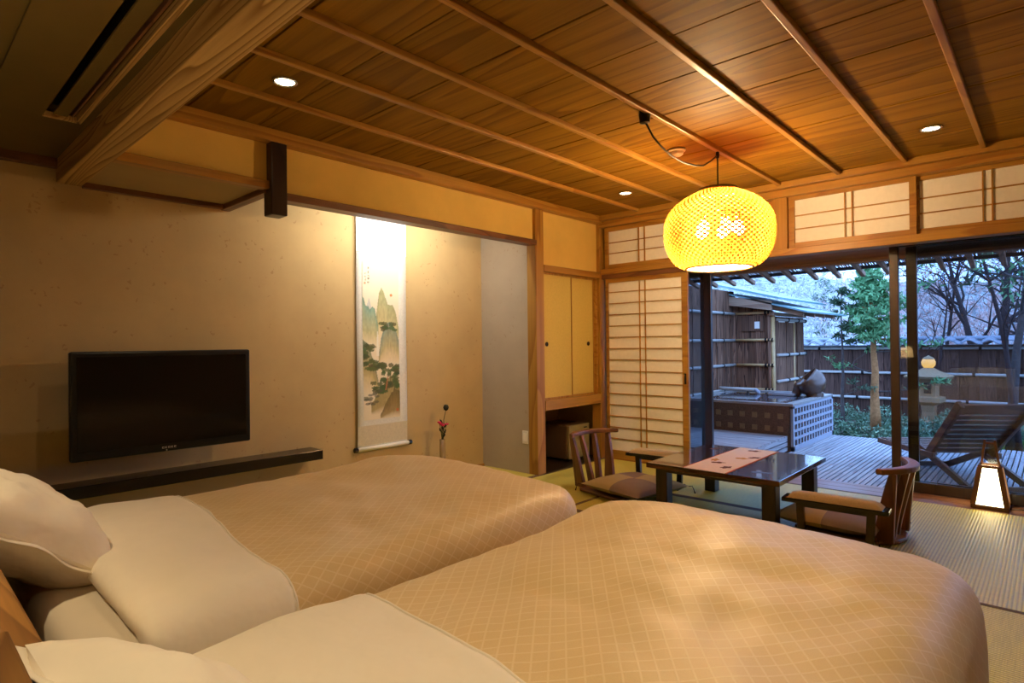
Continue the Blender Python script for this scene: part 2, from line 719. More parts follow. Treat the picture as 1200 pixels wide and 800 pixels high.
# mouldings round the ceiling
struct('trim_1', B(((-3.50, .84, 2.425), (-3.41, 5.10, 2.497))), 'hinoki_y', bevel=.004)
struct('trim_2', B(((-3.46, 5.035, 2.445), (1.3, 5.12, 2.497)), ((-3.46, 5.09, 2.385), (1.3, 5.22, 2.445))), 'hinoki_x', bevel=.004)

# lowered ceiling over the beds with the big beam and the air slot
low = struct('ceiling_lowered', B(((-4.17, -1.8, 2.275), (1.3, .335, 2.36)), ((-4.17, .30, 2.275), (-3.37, .72, 2.36)),
                                  ((1.0, .30, 2.275), (1.3, .72, 2.36)), ((-3.37, .66, 2.275), (1.0, .72, 2.36)),
                                  ((-3.37, .3, 2.345), (1.0, .72, 2.36))), 'ceiling_paint')
struct('beam', B(((-4.17, .705, 2.145), (1.3, .825, 2.52))), 'beam_x', bevel=.006)
struct('trim_3', B(((-4.17, -1.8, 2.222), (-4.12, .705, 2.275))), 'brown_y', bevel=.004)
# boxed soffit in front of the wall
struct('soffit', B(((-4.17, .82, 2.165), (-3.5, 1.62, 2.19))), 'soffit_plaster')
struct('trim_4', B(((-4.17, .825, 2.135), (-4.125, 1.61, 2.168))), 'brown_y', bevel=.003)
struct('trim_5', B(((-3.53, .825, 2.148), (-3.455, 1.625, 2.195))), 'hinoki_y', bevel=.004)
struct('trim_6', B(((-4.17, 1.605, 2.13), (-3.50, 1.665, 2.20))), 'brown_x', bevel=.004)
struct('hanging_post', B(((-3.535, 1.612, 1.99), (-3.425, 1.712, 2.43))), 'dark_z', bevel=.008)
struct('trim_7', B(((-3.56, 1.70, 2.094), (-3.45, 4.09, 2.140))), 'brown_y', bevel=.004)
struct('alcove_ceiling', B(((-4.17, 1.66, 2.44), (-3.54, 4.08, 2.47))), 'soffit_plaster')
struct('post_1', B(((-3.565, 4.075, 0), (-3.455, 4.190, 2.43))), 'hinoki_z', bevel=.006)
struct('post_2', B(((-3.565, 5.09, 0), (-3.455, 5.20, 2.43))), 'hinoki_z', bevel=.006)
struct('baseboard_alcove', B(((-4.17, 1.8, 0), (-4.155, 4.08, .02))), 'hinoki_y')

# garden side: head rail, transoms, short post
struct('trim_8', B(((-3.46, 5.11, 1.90), (1.3, 5.24, 1.958))), 'hinoki_x', bevel=.004)
struct('trim_9', B(((-1.735, 5.125, 1.958), (-1.615, 5.23, 2.39))), 'hinoki_z', bevel=.004)
struct('trim_10', B(((-3.46, 5.13, 1.855), (-2.50, 5.20, 1.90))), 'brown_x', bevel=.003)
struct('wall_transom', B(((-3.46, 5.225, 1.94), (1.3, 5.25, 2.5))), 'paper')


def lattice_panel(name, x0, x1, z0, z1, y, hs, vs, fw=.04, bot=None, top=None, bar=.009, right=None):
    """papered wooden lattice panel: frame, paper sheet and thin bars"""
    bot = bot or fw
    top = top or fw
    right = right or fw
    m = MB()
    m.box((x0, y - .015, z0), (x0 + fw, y + .015, z1)).box((x1 - right, y - .015, z0), (x1, y + .015, z1))
    m.box((x0 + fw, y - .014, z0), (x1 - right, y + .014, z0 + bot)).box((x0 + fw, y - .014, z1 - top), (x1 - right, y + .014, z1))
    p = struct(name, m, 'hinoki_x', bevel=.002)
    struct('paper_sheet', B(((x0 + fw, y + .004, z0 + bot), (x1 - right, y + .006, z1 - top))), 'paper', p)
    for z in hs:
        struct('lattice_bar', B(((x0 + fw, y - .008, z - bar / 2), (x1 - right, y + .004, z + bar / 2))), 'hinoki_x', p)
    for x in vs:
        struct('lattice_bar', B(((x - bar / 2, y - .009, max(z0 + bot, hs[0] - .06) if len(hs) > 5 else z0 + bot), (x + bar / 2, y + .004, z1 - top))), 'hinoki_z', p)
    return p


lattice_panel('window_1', -3.43, -2.575, 1.958, 2.387, 5.165, (2.115, 2.225), (-3.032, -2.966), .045)
lattice_panel('window_2', -2.605, -1.735, 1.958, 2.387, 5.197, (2.115, 2.225), (-2.20, -2.135), .045)
lattice_panel('window_3', -1.612, -.728, 1.958, 2.400, 5.165, (2.115, 2.225), (-1.197, -1.146), .045)
lattice_panel('window_4', -.760, .13, 1.958, 2.400, 5.197, (2.115, 2.225), (-.352, -.302), .045)
lattice_panel('window_5', .10, 1.3, 1.958, 2.400, 5.165, (2.115, 2.225), (.66, .71), .045)
d1 = lattice_panel('door_1', -3.425, -2.515, 0, 1.858, 5.165, [.2135 + .1155 * i for i in range(14)], (-3.03, -2.968), .03, .095, .045, .008, .062)
m = MB().box((-2.556, 5.147, .80), (-2.536, 5.152, .90))
struct('door_pull', m, 'black_lacquer', d1)

# threshold boards and the glass sliding doors
sill = struct('threshold', B(((-3.46, 5.22, -.12), (1.3, 5.64, -.03))), 'dark_x')
for a, b in ((5.223, 5.345), (5.348, 5.465), (5.468, 5.545)):
    struct('threshold_board', B(((-3.46, a, -.03), (1.3, b, 0.0))), 'sill_board', sill, bevel=.002)
struct('trim_11', B(((-3.46, 5.24, 1.965), (1.3, 5.62, 2.0))), 'brown_x')


def glass_door(name, x0, x1, y, w0, w1):
    m = MB()
    m.box((x0, y - .02, 0.005), (x0 + w0, y + .02, 1.965)).box((x1 - w1, y - .02, 0.005), (x1, y + .02, 1.965))
    m.box((x0 + w0, y - .018, 0.005), (x1 - w1, y + .018, .085)).box((x0 + w0, y - .018, 1.925), (x1 - w1, y + .018, 1.965))
    d = struct(name, m, 'dark_z', bevel=.003)
    struct('glass_pane', B(((x0 + w0, y - .003, .085), (x1 - w1, y + .003, 1.925))), 'window_glass', d)
    return d


glass_door('door_2', -3.44, -2.50, 5.565, .05, .075)
glass_door('door_3', -3.36, -2.445, 5.515, .05, .07)
glass_door('door_4', -.965, .22, 5.515, .062, .06)
glass_door('door_5', -.862, .35, 5.575, .07, .06)
glass_door('door_6', .28, 1.29, 5.515, .06, .06)

# built-in cupboard beside the alcove
cb = thing('wall_cupboard', 'built-in wooden cupboard with two yellow paper sliding doors above the dark niche', 'cupboard', (-3.5, 4.64, 0))
build('frame', B(((-3.56, 4.19, 1.865), (-3.452, 5.09, 1.925)), ((-3.56, 4.19, .575), (-3.452, 5.09, .668)), ((-3.56, 4.19, .668), (-3.50, 4.205, 1.865)), ((-3.56, 5.07, .668), (-3.485, 5.09, 1.865))), 'hinoki_y', cb, bevel=.003)
build('back_panel', B(((-4.09, 4.15, .575), (-3.57, 5.195, .60))), 'hinoki_y', cb)
for (a, b, x) in ((4.205, 4.665, -3.505), (4.63, 5.07, -3.53)):
    d = build('door', B(((x - .01, a, .668), (x + .006, b, 1.865))), 'fusuma_paper', cb)
    e = .012
    build('door_edge', B(((x - .012, a, .668), (x + .012, a + e, 1.865)), ((x - .012, b - e, .668), (x + .012, b, 1.865)), ((x - .012, a, .668), (x + .010, b, .668 + .02)), ((x - .012, a, 1.845), (x + .010, b, 1.865))), 'hinoki_z', d)
    yy = 4.268 if a < 4.5 else 4.972
    pm = MB().lathe([(.021, 0), (.021, .006), (.015, .006), (.013, .002), (.0, .002)], 20, cap=False)
    pm.xform(Matrix.Translation((x + .006, yy, 1.19)) @ Matrix.Rotation(R(90), 4, 'Y'))
    build('door_pull', pm, 'black_lacquer', d, smooth=False)
struct('niche_floor', B(((-4.10, 4.14, -.06), (-3.462, 5.2, .0))), 'dark_y')
struct('niche_side', B(((-4.10, 4.14, 0), (-3.565, 4.155, .575))), 'dark_z')
struct('niche_stud', B(((-4.10, 4.62, 0), (-4.085, 4.70, .575))), 'brown_z')

# ------------------------------------------------------------------ recessed ceiling lights
def downlight(x, y, label, watts=DOWN_W, z=2.497, spot=125):
    t = thing('recessed_downlight', label, 'light', (x, y, z), 'recessed ceiling lights')
    build('trim_ring', MB().lathe([(.055, -.001), (.062, -.006), (.050, -.010), (.045, .004)], 28, (x, y, z), False), 'chrome', t, smooth=True)
    build('glowing_lens', MB().lathe([(.0, -.004), (.046, -.004)], 28, (x, y, z), False), 'downlight_glow', t)
    lamp_obj('downlight_lamp', 'SPOT', (x, y, z - .012), watts, (1.0, .78, .48), t, spot_size=R(spot), spot_blend=.8, shadow_soft_size=.04)


downlight(-2.754, 1.368, 'lit round downlight in the dark ceiling nearest the beam')
downlight(-2.722, 4.424, 'small lit downlight near the far left ceiling corner left of the woven pendant')
downlight(-.545, 4.415, 'lit downlight on the right of the ceiling above the lattice windows')

# smoke detector
sm = thing('smoke_detector', 'round beige detector on the ceiling behind the drooping pendant cord', 'detector', (-1.862, 3.68, 2.497))
build('base_plate', MB().lathe([(.058, 0), (.058, -.012), (.050, -.018)], 28, (-1.862, 3.68, 2.497)), 'detector', sm, smooth=True)
build('sensor_dome', MB().lathe([(.044, -.018), (.042, -.035), (.030, -.044), (.0, -.046)], 28, (-1.862, 3.68, 2.497), False), 'detector', sm, smooth=True)

# air conditioner slot in the lowered ceiling
ac = thing('air_conditioner', 'built-in ceiling air conditioner with two long dark slots beside the beam', 'air conditioner', (-1.2, .5, 2.27))
build('front_panel', B(((-3.36, .33, 2.262), (.99, .522, 2.276))), 'ceiling_paint', ac)
build('slot_frame', B(((-3.37, .645, 2.258), (1.0, .665, 2.29)), ((-3.37, .52, 2.258), (-3.345, .66, 2.28))), 'beam_x', ac)
build('louver', B(((-3.33, .555, 2.266), (.98, .607, 2.276))), 'ceiling_paint', ac)
build('slot_recess', B(((-3.36, .50, 2.32), (.99, .655, 2.335))), 'black_plastic', ac)
build('inner_vane', B(((-3.33, .622, 2.27), (.98, .630, 2.30))), 'brown_x', ac)

# ------------------------------------------------------------------ hidden tube light of the alcove
tl = thing('alcove_light', 'hidden white tube light behind the alcove lintel washing the scroll', 'light', (-3.60, 2.85, 2.36))
build('housing', B(((-3.64, 2.25, 2.40), (-3.57, 3.45, 2.44))), 'white_plastic', tl)
build('tube', MB().tube([(-3.61, 2.3, 2.375), (-3.61, 3.4, 2.375)], .014, 12), 'tube_glow', tl, smooth=True)
d = lamp_obj('alcove_lamp', 'AREA', (-3.62, 2.95, 2.352), TOKO_W, (1.0, .98, .96), tl, (0, R(42), 0), shape='RECTANGLE', size=.03, size_y=1.15)
# =================================================================== PENDANT
PX, PY = -1.648, 3.84
pend = thing('pendant_lamp', 'large round woven bamboo pendant lamp glowing over the low table', 'lamp', (PX, PY, 1.69))


def prof(t):
    """woven shade profile, t 0 bottom rim .. 1 top rim"""
    zz = 1.690 + .510 * t
    c = (t - .46) / .54
    r = .355 * (max(0, 1 - abs(c) ** 2.6)) ** .5
    lo = .215 + .14 * (1 - (1 - t / .46) ** 2) ** .6 if t < .46 else 0
    hi = .130 + .225 * (1 - ((t - .46) / .54) ** 2.8) if t >= .46 else 0
    return max(lo, hi), zz


wm = MB()
NS = 54
for sgn in (-1, 1):
    for i in range(NS):
        a0 = 2 * PI * i / NS
        n = len(wm.v)
        K = 18
        for k in range(K + 1):
            tt = k / K
            r, z = prof(tt)
            r += .0022 * sgn
            a = a0 + sgn * tt * 2.0
            hw = .0066
            da = hw / max(r, .1) * .85
            dz = hw * .52 * sgn
            wm.v.append((PX + r * math.cos(a - da), PY + r * math.sin(a - da), z + dz))
            wm.v.append((PX + r * math.cos(a + da), PY + r * math.sin(a + da), z - dz))
        for k in range(K):
            wm.f.append((n + 2 * k, n + 2 * k + 1, n + 2 * k + 3, n + 2 * k + 2))
build('woven_shade', wm, 'weave_bamboo', pend, kind='stuff')
for t_, w in ((0.0, .010), (1.0, .010)):
    r, z = prof(t_)
    build('rim_ring', MB().tube([(PX + r * math.cos(2 * PI * i / 40), PY + r * math.sin(2 * PI * i / 40), z) for i in range(41)], .007, 8, False), 'bamboo_strip', pend, smooth=True)
build('diffuser', MB().lathe([(.0, 1.697), (.205, 1.697)], 36, (PX, PY, 0), False), 'diffuser_paper', pend)
build('top_plate', MB().lathe([(.0, 2.223), (.126, 2.221), (.130, 2.206), (.0, 2.206)], 36, (PX, PY, 0), False), 'dark_metal', pend, smooth=False)
for i in range(5):
    a = 2 * PI * i / 5 + .5
    bx, by = PX + .125 * math.cos(a), PY + .125 * math.sin(a)
    b = build('bulb', MB().lathe([(.0, -.062), (.022, -.055), (.040, -.028), (.039, .0), (.022, .028), (.012, .04)], 16, (bx, by, 1.965), False), 'bulb', pend, smooth=True)
    build('socket', MB().lathe([(.014, .036), (.016, .085), (.010, .09)], 12, (bx, by, 1.965)), 'dark_metal', b)
lamp_obj('pendant_glow', 'POINT', (PX, PY, 1.99), PENDANT_W, WARM, pend, shadow_soft_size=.07)
build('bulb_arm', MB().lathe([(.02, 2.08), (.02, 2.21)], 10, (PX, PY, 0)), 'dark_metal', pend)
cord = [(-1.673, 2.93, 2.44), (-1.663, 2.935, 2.415), (-1.66, 2.995, 2.363), (-1.66, 3.093, 2.328), (-1.66, 3.205, 2.304), (-1.66, 3.357, 2.297), (-1.66, 3.532, 2.313), (-1.66, 3.644, 2.337), (-1.656, 3.748, 2.388), (-1.651, 3.825, 2.435), (-1.649, PY, 2.452), (PX, PY, 2.43), (PX, PY, 2.221)]
build('cord', MB().tube(cord, .0055, 8), 'black_cord', pend, smooth=True)
build('ceiling_plug', MB().lathe([(.030, 2.497), (.034, 2.47), (.028, 2.425), (.010, 2.42)], 20, (-1.673, 2.93, 0)), 'black_plastic', pend, smooth=False)
build('ceiling_hook', MB().lathe([(.011, 2.47), (.013, 2.45), (.010, 2.425)], 12, (PX, PY, 0)), 'black_plastic', pend)

# =================================================================== TV, shelf
tv = thing('television', 'black flat screen television on the plaster wall above the black shelf', 'television', (-3.95, 1.21, .875))
build('casing', B(((-4.0, .720, .572), (-3.955, 1.702, 1.182))), 'black_plastic', tv, bevel=.012)
build('screen', B(((-3.956, .752, .622), (-3.951, 1.670, 1.150))), 'screen', tv)
build('rear_housing', B(((-4.06, .86, .66), (-3.99, 1.56, 1.08))), 'black_plastic', tv, bevel=.02)
build('wall_bracket', B(((-4.169, 1.10, .78), (-4.055, 1.32, 1.0))), 'dark_metal', tv)
lg = MB()
for i, w in enumerate((.012, .010, .012, .010, .011)):
    yy = 1.170 + i * .0165
    lg.box((-3.9555, yy, .592), (-3.9535, yy + w, .595)).box((-3.9555, yy, .600), (-3.9535, yy + w, .603)).box((-3.9555, yy, .592), (-3.9535, yy + .003, .603))
build('lettering', lg, 'grey_text', tv)
build('power_light', MB().lathe([(.004, 0), (.003, .002)], 10).xform(Matrix.Translation((-3.955, 1.195, .581)) @ Matrix.Rotation(R(90), 4, 'Y')), 'grey_text', tv)

sh = thing('wall_shelf', 'long black lacquered shelf plank on the wall beneath the television', 'shelf', (-4.08, 1.1, .39))
build('board', B(((-4.17, -.6, .362), (-3.985, 2.245, .432))), 'black_lacquer', sh, bevel=.004)
build('bracket', B(((-4.17, .3, .30), (-4.10, .33, .362))), 'black_lacquer', sh)

# =================================================================== HANGING SCROLL
scr = thing('hanging_scroll', 'tall hanging scroll with a painted mountain landscape on the alcove wall', 'scroll', (-4.15, 2.89, 1.3))
Y0, Y1 = 2.645, 3.142
build('silk_mount', MB().grid(lambda u, v: (-4.152 + .004 * math.sin(v * 9) + .003 * math.sin(u * 5 + v * 3), Y0 + (Y1 - Y0) * u, .35 + 2.02 * v), 8, 60), 'silk_border', scr, smooth=True, solid=.002)
build('upper_silk', MB().grid(lambda u, v: (-4.1495 + .004 * math.sin((2.02 + v * .35) / 2.02 * 0 + ((1.965 + v * .40) - .35) / 2.02 * 9) + .003 * math.sin(u * 5 + ((1.965 + v * .40 - .35) / 2.02) * 3), Y0 + .001 + (Y1 - Y0 - .002) * u, 1.965 + .40 * v), 8, 16), 'silk_white', scr, smooth=True)
build('lower_silk', MB().grid(lambda u, v: (-4.1495 + .004 * math.sin(((.38 + v * .16) - .35) / 2.02 * 9) + .003 * math.sin(u * 5), Y0 + .001 + (Y1 - Y0 - .002) * u, .38 + .16 * v), 8, 8), 'silk_beige', scr, smooth=True)
# the painting: a generic ink landscape coloured per vertex
NU, NV = 84, 280
rng = np.random.RandomState(3)
U, V = np.meshgrid(np.linspace(0, 1, NU + 1), np.linspace(0, 1, NV + 1))     # V up
img = np.zeros((NV + 1, NU + 1, 3))
img[:] = (.80, .70, .50)
img += (np.clip(V - .55, 0, 1) * .12)[..., None] * np.array((.8, 1.0, 1.5))


def blend(mask, c):
    global img
    img = img * (1 - mask[..., None]) + np.array(c) * mask[..., None]


def vnoise(fu, fv, seed):
    r = np.random.RandomState(seed)
    g = r.rand(int(fv) + 3, int(fu) + 3)
    x, yv = U * fu, V * fv
    i, j = x.astype(int), yv.astype(int)
    fx, fy = x - i, yv - j
    fx, fy = fx * fx * (3 - 2 * fx), fy * fy * (3 - 2 * fy)
    return (g[j, i] * (1 - fx) + g[j, i + 1] * fx) * (1 - fy) + (g[j + 1, i] * (1 - fx) + g[j + 1, i + 1] * fx) * fy


def mountain(pts, base, fade, top_c, low_c, seed):
    xs, zs = zip(*pts)
    prof_ = np.interp(U, xs, zs, left=-1, right=-1) + (vnoise(26, 4, seed) - .5) * .02
    inside = (V < prof_) & (V > base)
    d = np.clip((V - base) / (np.maximum(prof_ - base, .01)), 0, 1)
    al = np.clip(d / fade, 0, 1) * inside
    tex = vnoise(30, 60, seed + 1) * .5 + vnoise(60, 26, seed + 2) * .5
    col = np.array(low_c)[None, None] * (1 - d[..., None]) + np.array(top_c)[None, None] * d[..., None]
    col = col * (.72 + .5 * tex[..., None])
    global img
    a = (al * .9)[..., None]
    img = img * (1 - a) + col * a


mountain([(.10, .70), (.17, .78), (.24, .70)], .62, .5, (.55, .58, .56), (.75, .68, .5), 5)
mountain([(.38, .68), (.45, .80), (.52, .845), (.60, .80), (.70, .74), (.82, .735), (.92, .68), (1.0, .58)], .50, .35, (.33, .36, .17), (.72, .58, .27), 11)
mountain([(0, .78), (.08, .73), (.2, .70), (.32, .715), (.42, .60)], .46, .35, (.16, .33, .26), (.70, .56, .22), 21)
mountain([(.42, .40), (.50, .52), (.62, .60), (.75, .63), (.9, .58), (1.0, .50)], .34, .45, (.15, .25, .21), (.74, .54, .18), 31)
mountain([(0, .50), (.15, .47), (.3, .36), (.4, .25)], .16, .45, (.14, .19, .12), (.72, .52, .17), 41)
# water fall
blend(((np.abs(U - .40) < .035 * (1.2 - (V - .38) / .22)) & (V > .40) & (V < .56)) * .85, (.84, .80, .68))
# rocks below
mountain([(.2, .10), (.4, .17), (.6, .24), (.78, .28), (1.0, .22)], .03, .3, (.28, .24, .08), (.42, .32, .12), 51)
mountain([(.45, .02), (.65, .12), (.85, .19), (1.0, .17)], .0, .25, (.15, .12, .05), (.36, .25, .09), 61)


def pine(cx, cy, w, h, seed, n=16, lean=.0):
    r = np.random.RandomState(seed)
    blend((np.abs(U - (cx + lean * (V - cy))) < .010) * ((V > cy - h * .7) & (V < cy + h * .5)) * .75, (.16, .09, .05))
    for _ in range(n):
        px, py = cx + r.uniform(-w, w), cy + r.uniform(-h, h) * .8
        rw, rh = r.uniform(.05, .12), r.uniform(.009, .017)
        nz = vnoise(60, 150, r.randint(9999))
        m = ((((U - px) / rw) ** 2 + ((V - py) / rh) ** 2) < .5 + nz) * .85
        blend(m, (.06 + r.rand() * .05, .085 + r.rand() * .05, .045))


pine(.70, .59, .2, .035, 71, 12)
pine(.12, .43, .13, .055, 72, 14)
pine(.42, .345, .16, .03, 73, 12)
pine(.75, .27, .22, .09, 74, 34, .3)
pine(.45, .21, .2, .05, 75, 16)
pine(.15, .34, .12, .04, 76, 9)
for _ in range(14):
    px, py = rng.uniform(.05, .5), rng.uniform(.08, .19)
    blend(((((U - px) / .07) ** 2 + ((V - py) / .008) ** 2) < 1) * .7, (.10, .10, .07))
blend(((np.abs(U - (.62 + .8 * (V - .2))) < .018) & (V > .18) & (V < .27)) * .7, (.55, .20, .10))
blend(((((U - .79) / .035) ** 2 + ((V - .795) / .0095) ** 2) < 1) * .95, (.80, .22, .05))
# ink inscription and red seals
for k in range(5):
    for q in range(5):
        px, py = .155 + rng.uniform(-.018, .018), .955 - k * .022 + rng.uniform(-.007, .007)
        m = (np.abs(U - px) < rng.uniform(.006, .02)) & (np.abs(V - py) < rng.uniform(.0018, .005))
        blend(m * .6, (.16, .13, .10))
for k in range(3):
    for q in range(4):
        px, py = .075 + rng.uniform(-.014, .014), .925 - k * .02 + rng.uniform(-.006, .006)
        m = (np.abs(U - px) < rng.uniform(.005, .016)) & (np.abs(V - py) < .003)
        blend(m * .55, (.2, .16, .12))
blend(((np.abs(U - .065) < .025) & (np.abs(V - .862) < .0065)) * .75, (.72, .20, .08))
blend(((np.abs(U - .93) < .03) & (np.abs(V - .045) < .009)) * .7, (.60, .12, .05))
img = np.clip(img, 0, 1)
pm = MB().grid(lambda u, v: (-4.1478 + .004 * math.sin(((.585 + v * 1.305) - .35) / 2.02 * 9) + .003 * math.sin(u * 5 + 1), 2.70 + .362 * u, .585 + 1.305 * v), NU, NV)
po = build('painting', pm, 'vertex_paint', scr, smooth=True)
ca = po.data.color_attributes.new('paint', 'FLOAT_COLOR', 'POINT')
ca.data.foreach_set('color', np.concatenate([img, np.ones((NV + 1, NU + 1, 1))], 2).reshape(-1).astype(np.float32))
build('roller', MB().tube([(-4.145, Y0 - .004, .352), (-4.145, Y1 + .004, .352)], .017, 14), 'roller_white', scr, smooth=True)
for a, b in ((Y0 - .036, Y0 - .004), (Y1 + .004, Y1 + .036)):
    build('roller_knob', MB().tube([(-4.145, a, .352), (-4.145, b, .352)], .021, 14), 'black_lacquer', scr, smooth=False, bevel=.004)

# =================================================================== VASE
vs = thing('flower_vase', 'slim bamboo vase with small pink flowers and a round seed pod in the alcove', 'vase', (-4.0, 3.41, 0))
vx, vy = -4.0, 3.41
build('vase', MB().lathe([(.026, 0), (.026, .12), (.028, .125), (.026, .13), (.026, .36), (.020, .36), (.019, .30), (.0, .30)], 18, (vx, vy, 0), True), 'bamboo_vase', vs, smooth=True)
build('stem', MB().tube([(vx, vy, .32), (vx + .01, vy + .01, .45), (vx, vy + .018, .53), (vx, vy + .045, .62)], .0035, 6), 'stem_green', vs, smooth=True)
build('seed_pod', MB().lathe([(.0, -.03), (.018, -.02), (.026, 0), (.019, .022), (.0, .03)], 12, (vx, vy + .046, .635), False), 'seed_pod', vs, smooth=True)
for dy, dz in ((-.03, .505), (.005, .475), (.05, .48), (-.012, .488)):
    st = build('stem', MB().tube([(vx, vy, .33), (vx, vy + dy * .5, .42), (vx, vy + dy, dz)], .003, 6), 'stem_green', vs, smooth=True)
    fm = MB()
    for k in range(6):
        a = 2 * PI * k / 6
        p0 = Vector((vx, vy + dy, dz))
        fm.tube([p0, p0 + Vector((.012 * math.cos(a), .012 * math.sin(a), .008)), p0 + Vector((.020 * math.cos(a), .020 * math.sin(a), .012))], [.003, .009, .003], 6)
    build('flower', fm, 'flower_pink', st, smooth=True)
lf = MB()
for k in range(7):
    a = k * 1.9
    p0 = Vector((vx, vy + .008, .37 + .02 * k))
    lf.tube([p0, p0 + Vector((.02 * math.cos(a), .03 * math.sin(a), .03)), p0 + Vector((.02 * math.cos(a), .045 * math.sin(a), .05))], [.003, .010, .002], 6)
build('leaves', lf, 'seed_pod', vs, smooth=True)

# wall outlet on the alcove side wall
ol = thing('wall_outlet', 'white wall outlet plate low on the alcove side wall by the post', 'outlet', (-3.607, 4.078, .332))
build('plate', B(((-3.642, 4.072, .272), (-3.572, 4.080, .392))), 'white_plastic', ol, bevel=.003)
build('insert', B(((-3.624, 4.068, .295), (-3.590, 4.074, .369))), 'paper', ol, bevel=.001)

# =================================================================== FRIDGE
fr = thing('mini_fridge', 'small beige fronted refrigerator in the dark niche below the cupboard', 'refrigerator', (-3.8, 4.9, 0))
build('body', B(((-4.02, 4.735, .02), (-3.635, 5.085, .362))), 'fridge_side', fr, bevel=.006)
build('door', B(((-3.632, 4.735, .024), (-3.60, 5.085, .362))), 'fridge_front', fr, bevel=.006)
build('handle', B(((-3.60, 4.985, .318), (-3.596, 5.035, .330))), 'black_plastic', fr)
for fx in (-3.645, -3.985):
    for fy_ in (4.765, 5.055):
        build('foot', B(((fx - .015, fy_ - .015, 0), (fx + .015, fy_ + .015, .021))), 'black_plastic', fr)

# =================================================================== BEDS
def duvet_surface(hw, L, Rc, rz, drop, puff):
    """returns f(s, t): s across from -S..S, t along 0..T (0 = head edge); rolls over sides and foot"""
    arc = rz * PI / 2

    def f(s, t):
        sg = 1 if s >= 0 else -1
        qx = max(abs(s) - (hw - Rc), 0)
        qy = max(t - (L - Rc), 0)
        d = math.hypot(qx, qy)
        bx = min(abs(s), hw - Rc)
        by = min(t, L - Rc)
        nx, ny = (qx / d, qy / d) if d > 1e-6 else (0, 0)
        flat = Rc - rz
        if d <= flat:
            out, dn = d, 0
        elif d <= flat + arc:
            a = (d - flat) / rz
            out, dn = flat + rz * math.sin(a), rz * (1 - math.cos(a))
        else:
            rest = d - flat - arc
            out, dn = flat + rz + .10 * rest, rz + rest
            ph = (s * 7 + t * 6.0)
            out += .018 * math.sin(ph) * min(1, rest / .15)
        dn = min(dn, drop)
        x = sg * (bx + nx * out)
        yv = by + ny * out
        w = max(0, 1 - (abs(x) / (hw + .02)) ** 4) * max(0, 1 - (max(0, yv) / (L + .02)) ** 10)
        q_ = min(1, max(0, yv - .15) / 1.0)
        w *= .35 + .65 * q_ * q_ * (3 - 2 * q_)
        p = Vector((x * 1.5, yv * 1.5, puff))
        z = -dn + w * (.035 * (1 - (x / hw) ** 2) + .030 * noise.noise(p * 1.3) + .018 * noise.noise(p * 2.9 + Vector((5, 1, 0)))) + .006 * noise.noise(p * 7) \
            + w * .045 * math.exp(-((yv - L + .32) / .28) ** 2)
        return x, yv, z
    return f


def make_bed(cx, w, y0, hb, label, dlabel, puff, zt, head):
    bed = thing('bed', label, 'bed', (cx, y0 + 1.0, 0), 'twin beds')
    mt = MB()
    hw = w / 2
    build('base', B(((cx - hw + .05, y0 + .03, .06), (cx + hw - .05, y0 + 1.93, .22))), 'brown_y', bed, bevel=.01)
    for sx in (-1, 1):
        for yy in (y0 + .1, y0 + 1.85):
            build('leg', B(((cx + sx * (hw - .12) - .03, yy - .03, 0), (cx + sx * (hw - .12) + .03, yy + .03, .06))), 'brown_z', bed)
    build('mattress', B(((cx - hw, y0, .22), (cx + hw, y0 + 1.95, .445))), 'mattress_linen', bed, bevel=.05, smooth=True)
    hbm = MB()
    x0, x1, yb, zb = head
    hbm.box((x0, yb - .035, 0), (x0 + .05, yb, zb - .03)).box((x1 - .05, yb - .035, 0), (x1, yb, zb - .03)).box((x0, yb - .03, .12), (x1, yb - .008, zb - .06))
    hd = build('headboard', hbm, 'headboard_x', bed, bevel=.004)
    build('top_rail', B(((x0 - .01, yb - .045, zb - .06), (x1 + .01, yb + .006, zb))), 'headboard_x', hd, bevel=.006)
    # duvet with the white end turned back
    dv = thing('duvet', dlabel, 'duvet', (cx, y0 + 1.1, .5), 'duvets on the twin beds')
    L = 2.02 - .13
    f = duvet_surface(hw + .035, L, .20, .11, zt - .06, puff)
    S = hw + .035 + .36
    T = L + .28
    ys = y0 + .12
    tb = .34          # the patterned cover begins here

    def top(u, v):
        t_ = tb + (T - tb) * v
        x, yv, z = f(-S + 2 * S * u, t_)
        return cx + x, ys + yv, zt + z
    build('patterned_cover', MB().grid(top, 64, 64, lambda u, v: (-S + 2 * S * u, tb + (T - tb) * v)), 'duvet_diamond', dv, smooth=True, solid=.012)

    def fold(u, v):
        s = -S + 2 * S * u
        bow = .10 * (s / S) + .02 * math.sin(s * 5)
        t_ = (tb + .10 - bow * .9) * v + .0
        x, yv, z = f(s, t_)
        lift = .016 + .014 * math.sin(PI * min(1, v * 1.0)) ** 2
        rim = max(0, (v - .9) / .1)
        hd_ = max(0, (.10 - v) / .10)
        return cx + x * (1 + .012), ys + yv, zt + z + lift * (1 - rim ** 3 * .55) - .05 * hd_ ** 2
    wf = build('turned_back_sheet', MB().grid(fold, 56, 26), 'pale_linen', dv, smooth=True, solid=.008)
    seam = [fold(i / 60, 1.0) for i in range(61)]
    build('piping', MB().tube([(a, b, c + .004) for a, b, c in seam], .005, 6), 'pale_linen', wf, smooth=True)
    return bed


make_bed(-2.36, 1.36, .33, None, 'left bed with white turned back sheet below the wall television', 'gold diamond-patterned duvet on the bed nearest the wall', 1.7, .500, (-3.05, -1.385, .205, .655))
make_bed(-.815, 1.24, .30, None, 'right bed filling the foreground in front of the low table', 'gold diamond-patterned duvet on the foreground bed', 8.3, .505, (-1.165, -.13, .130, .775))


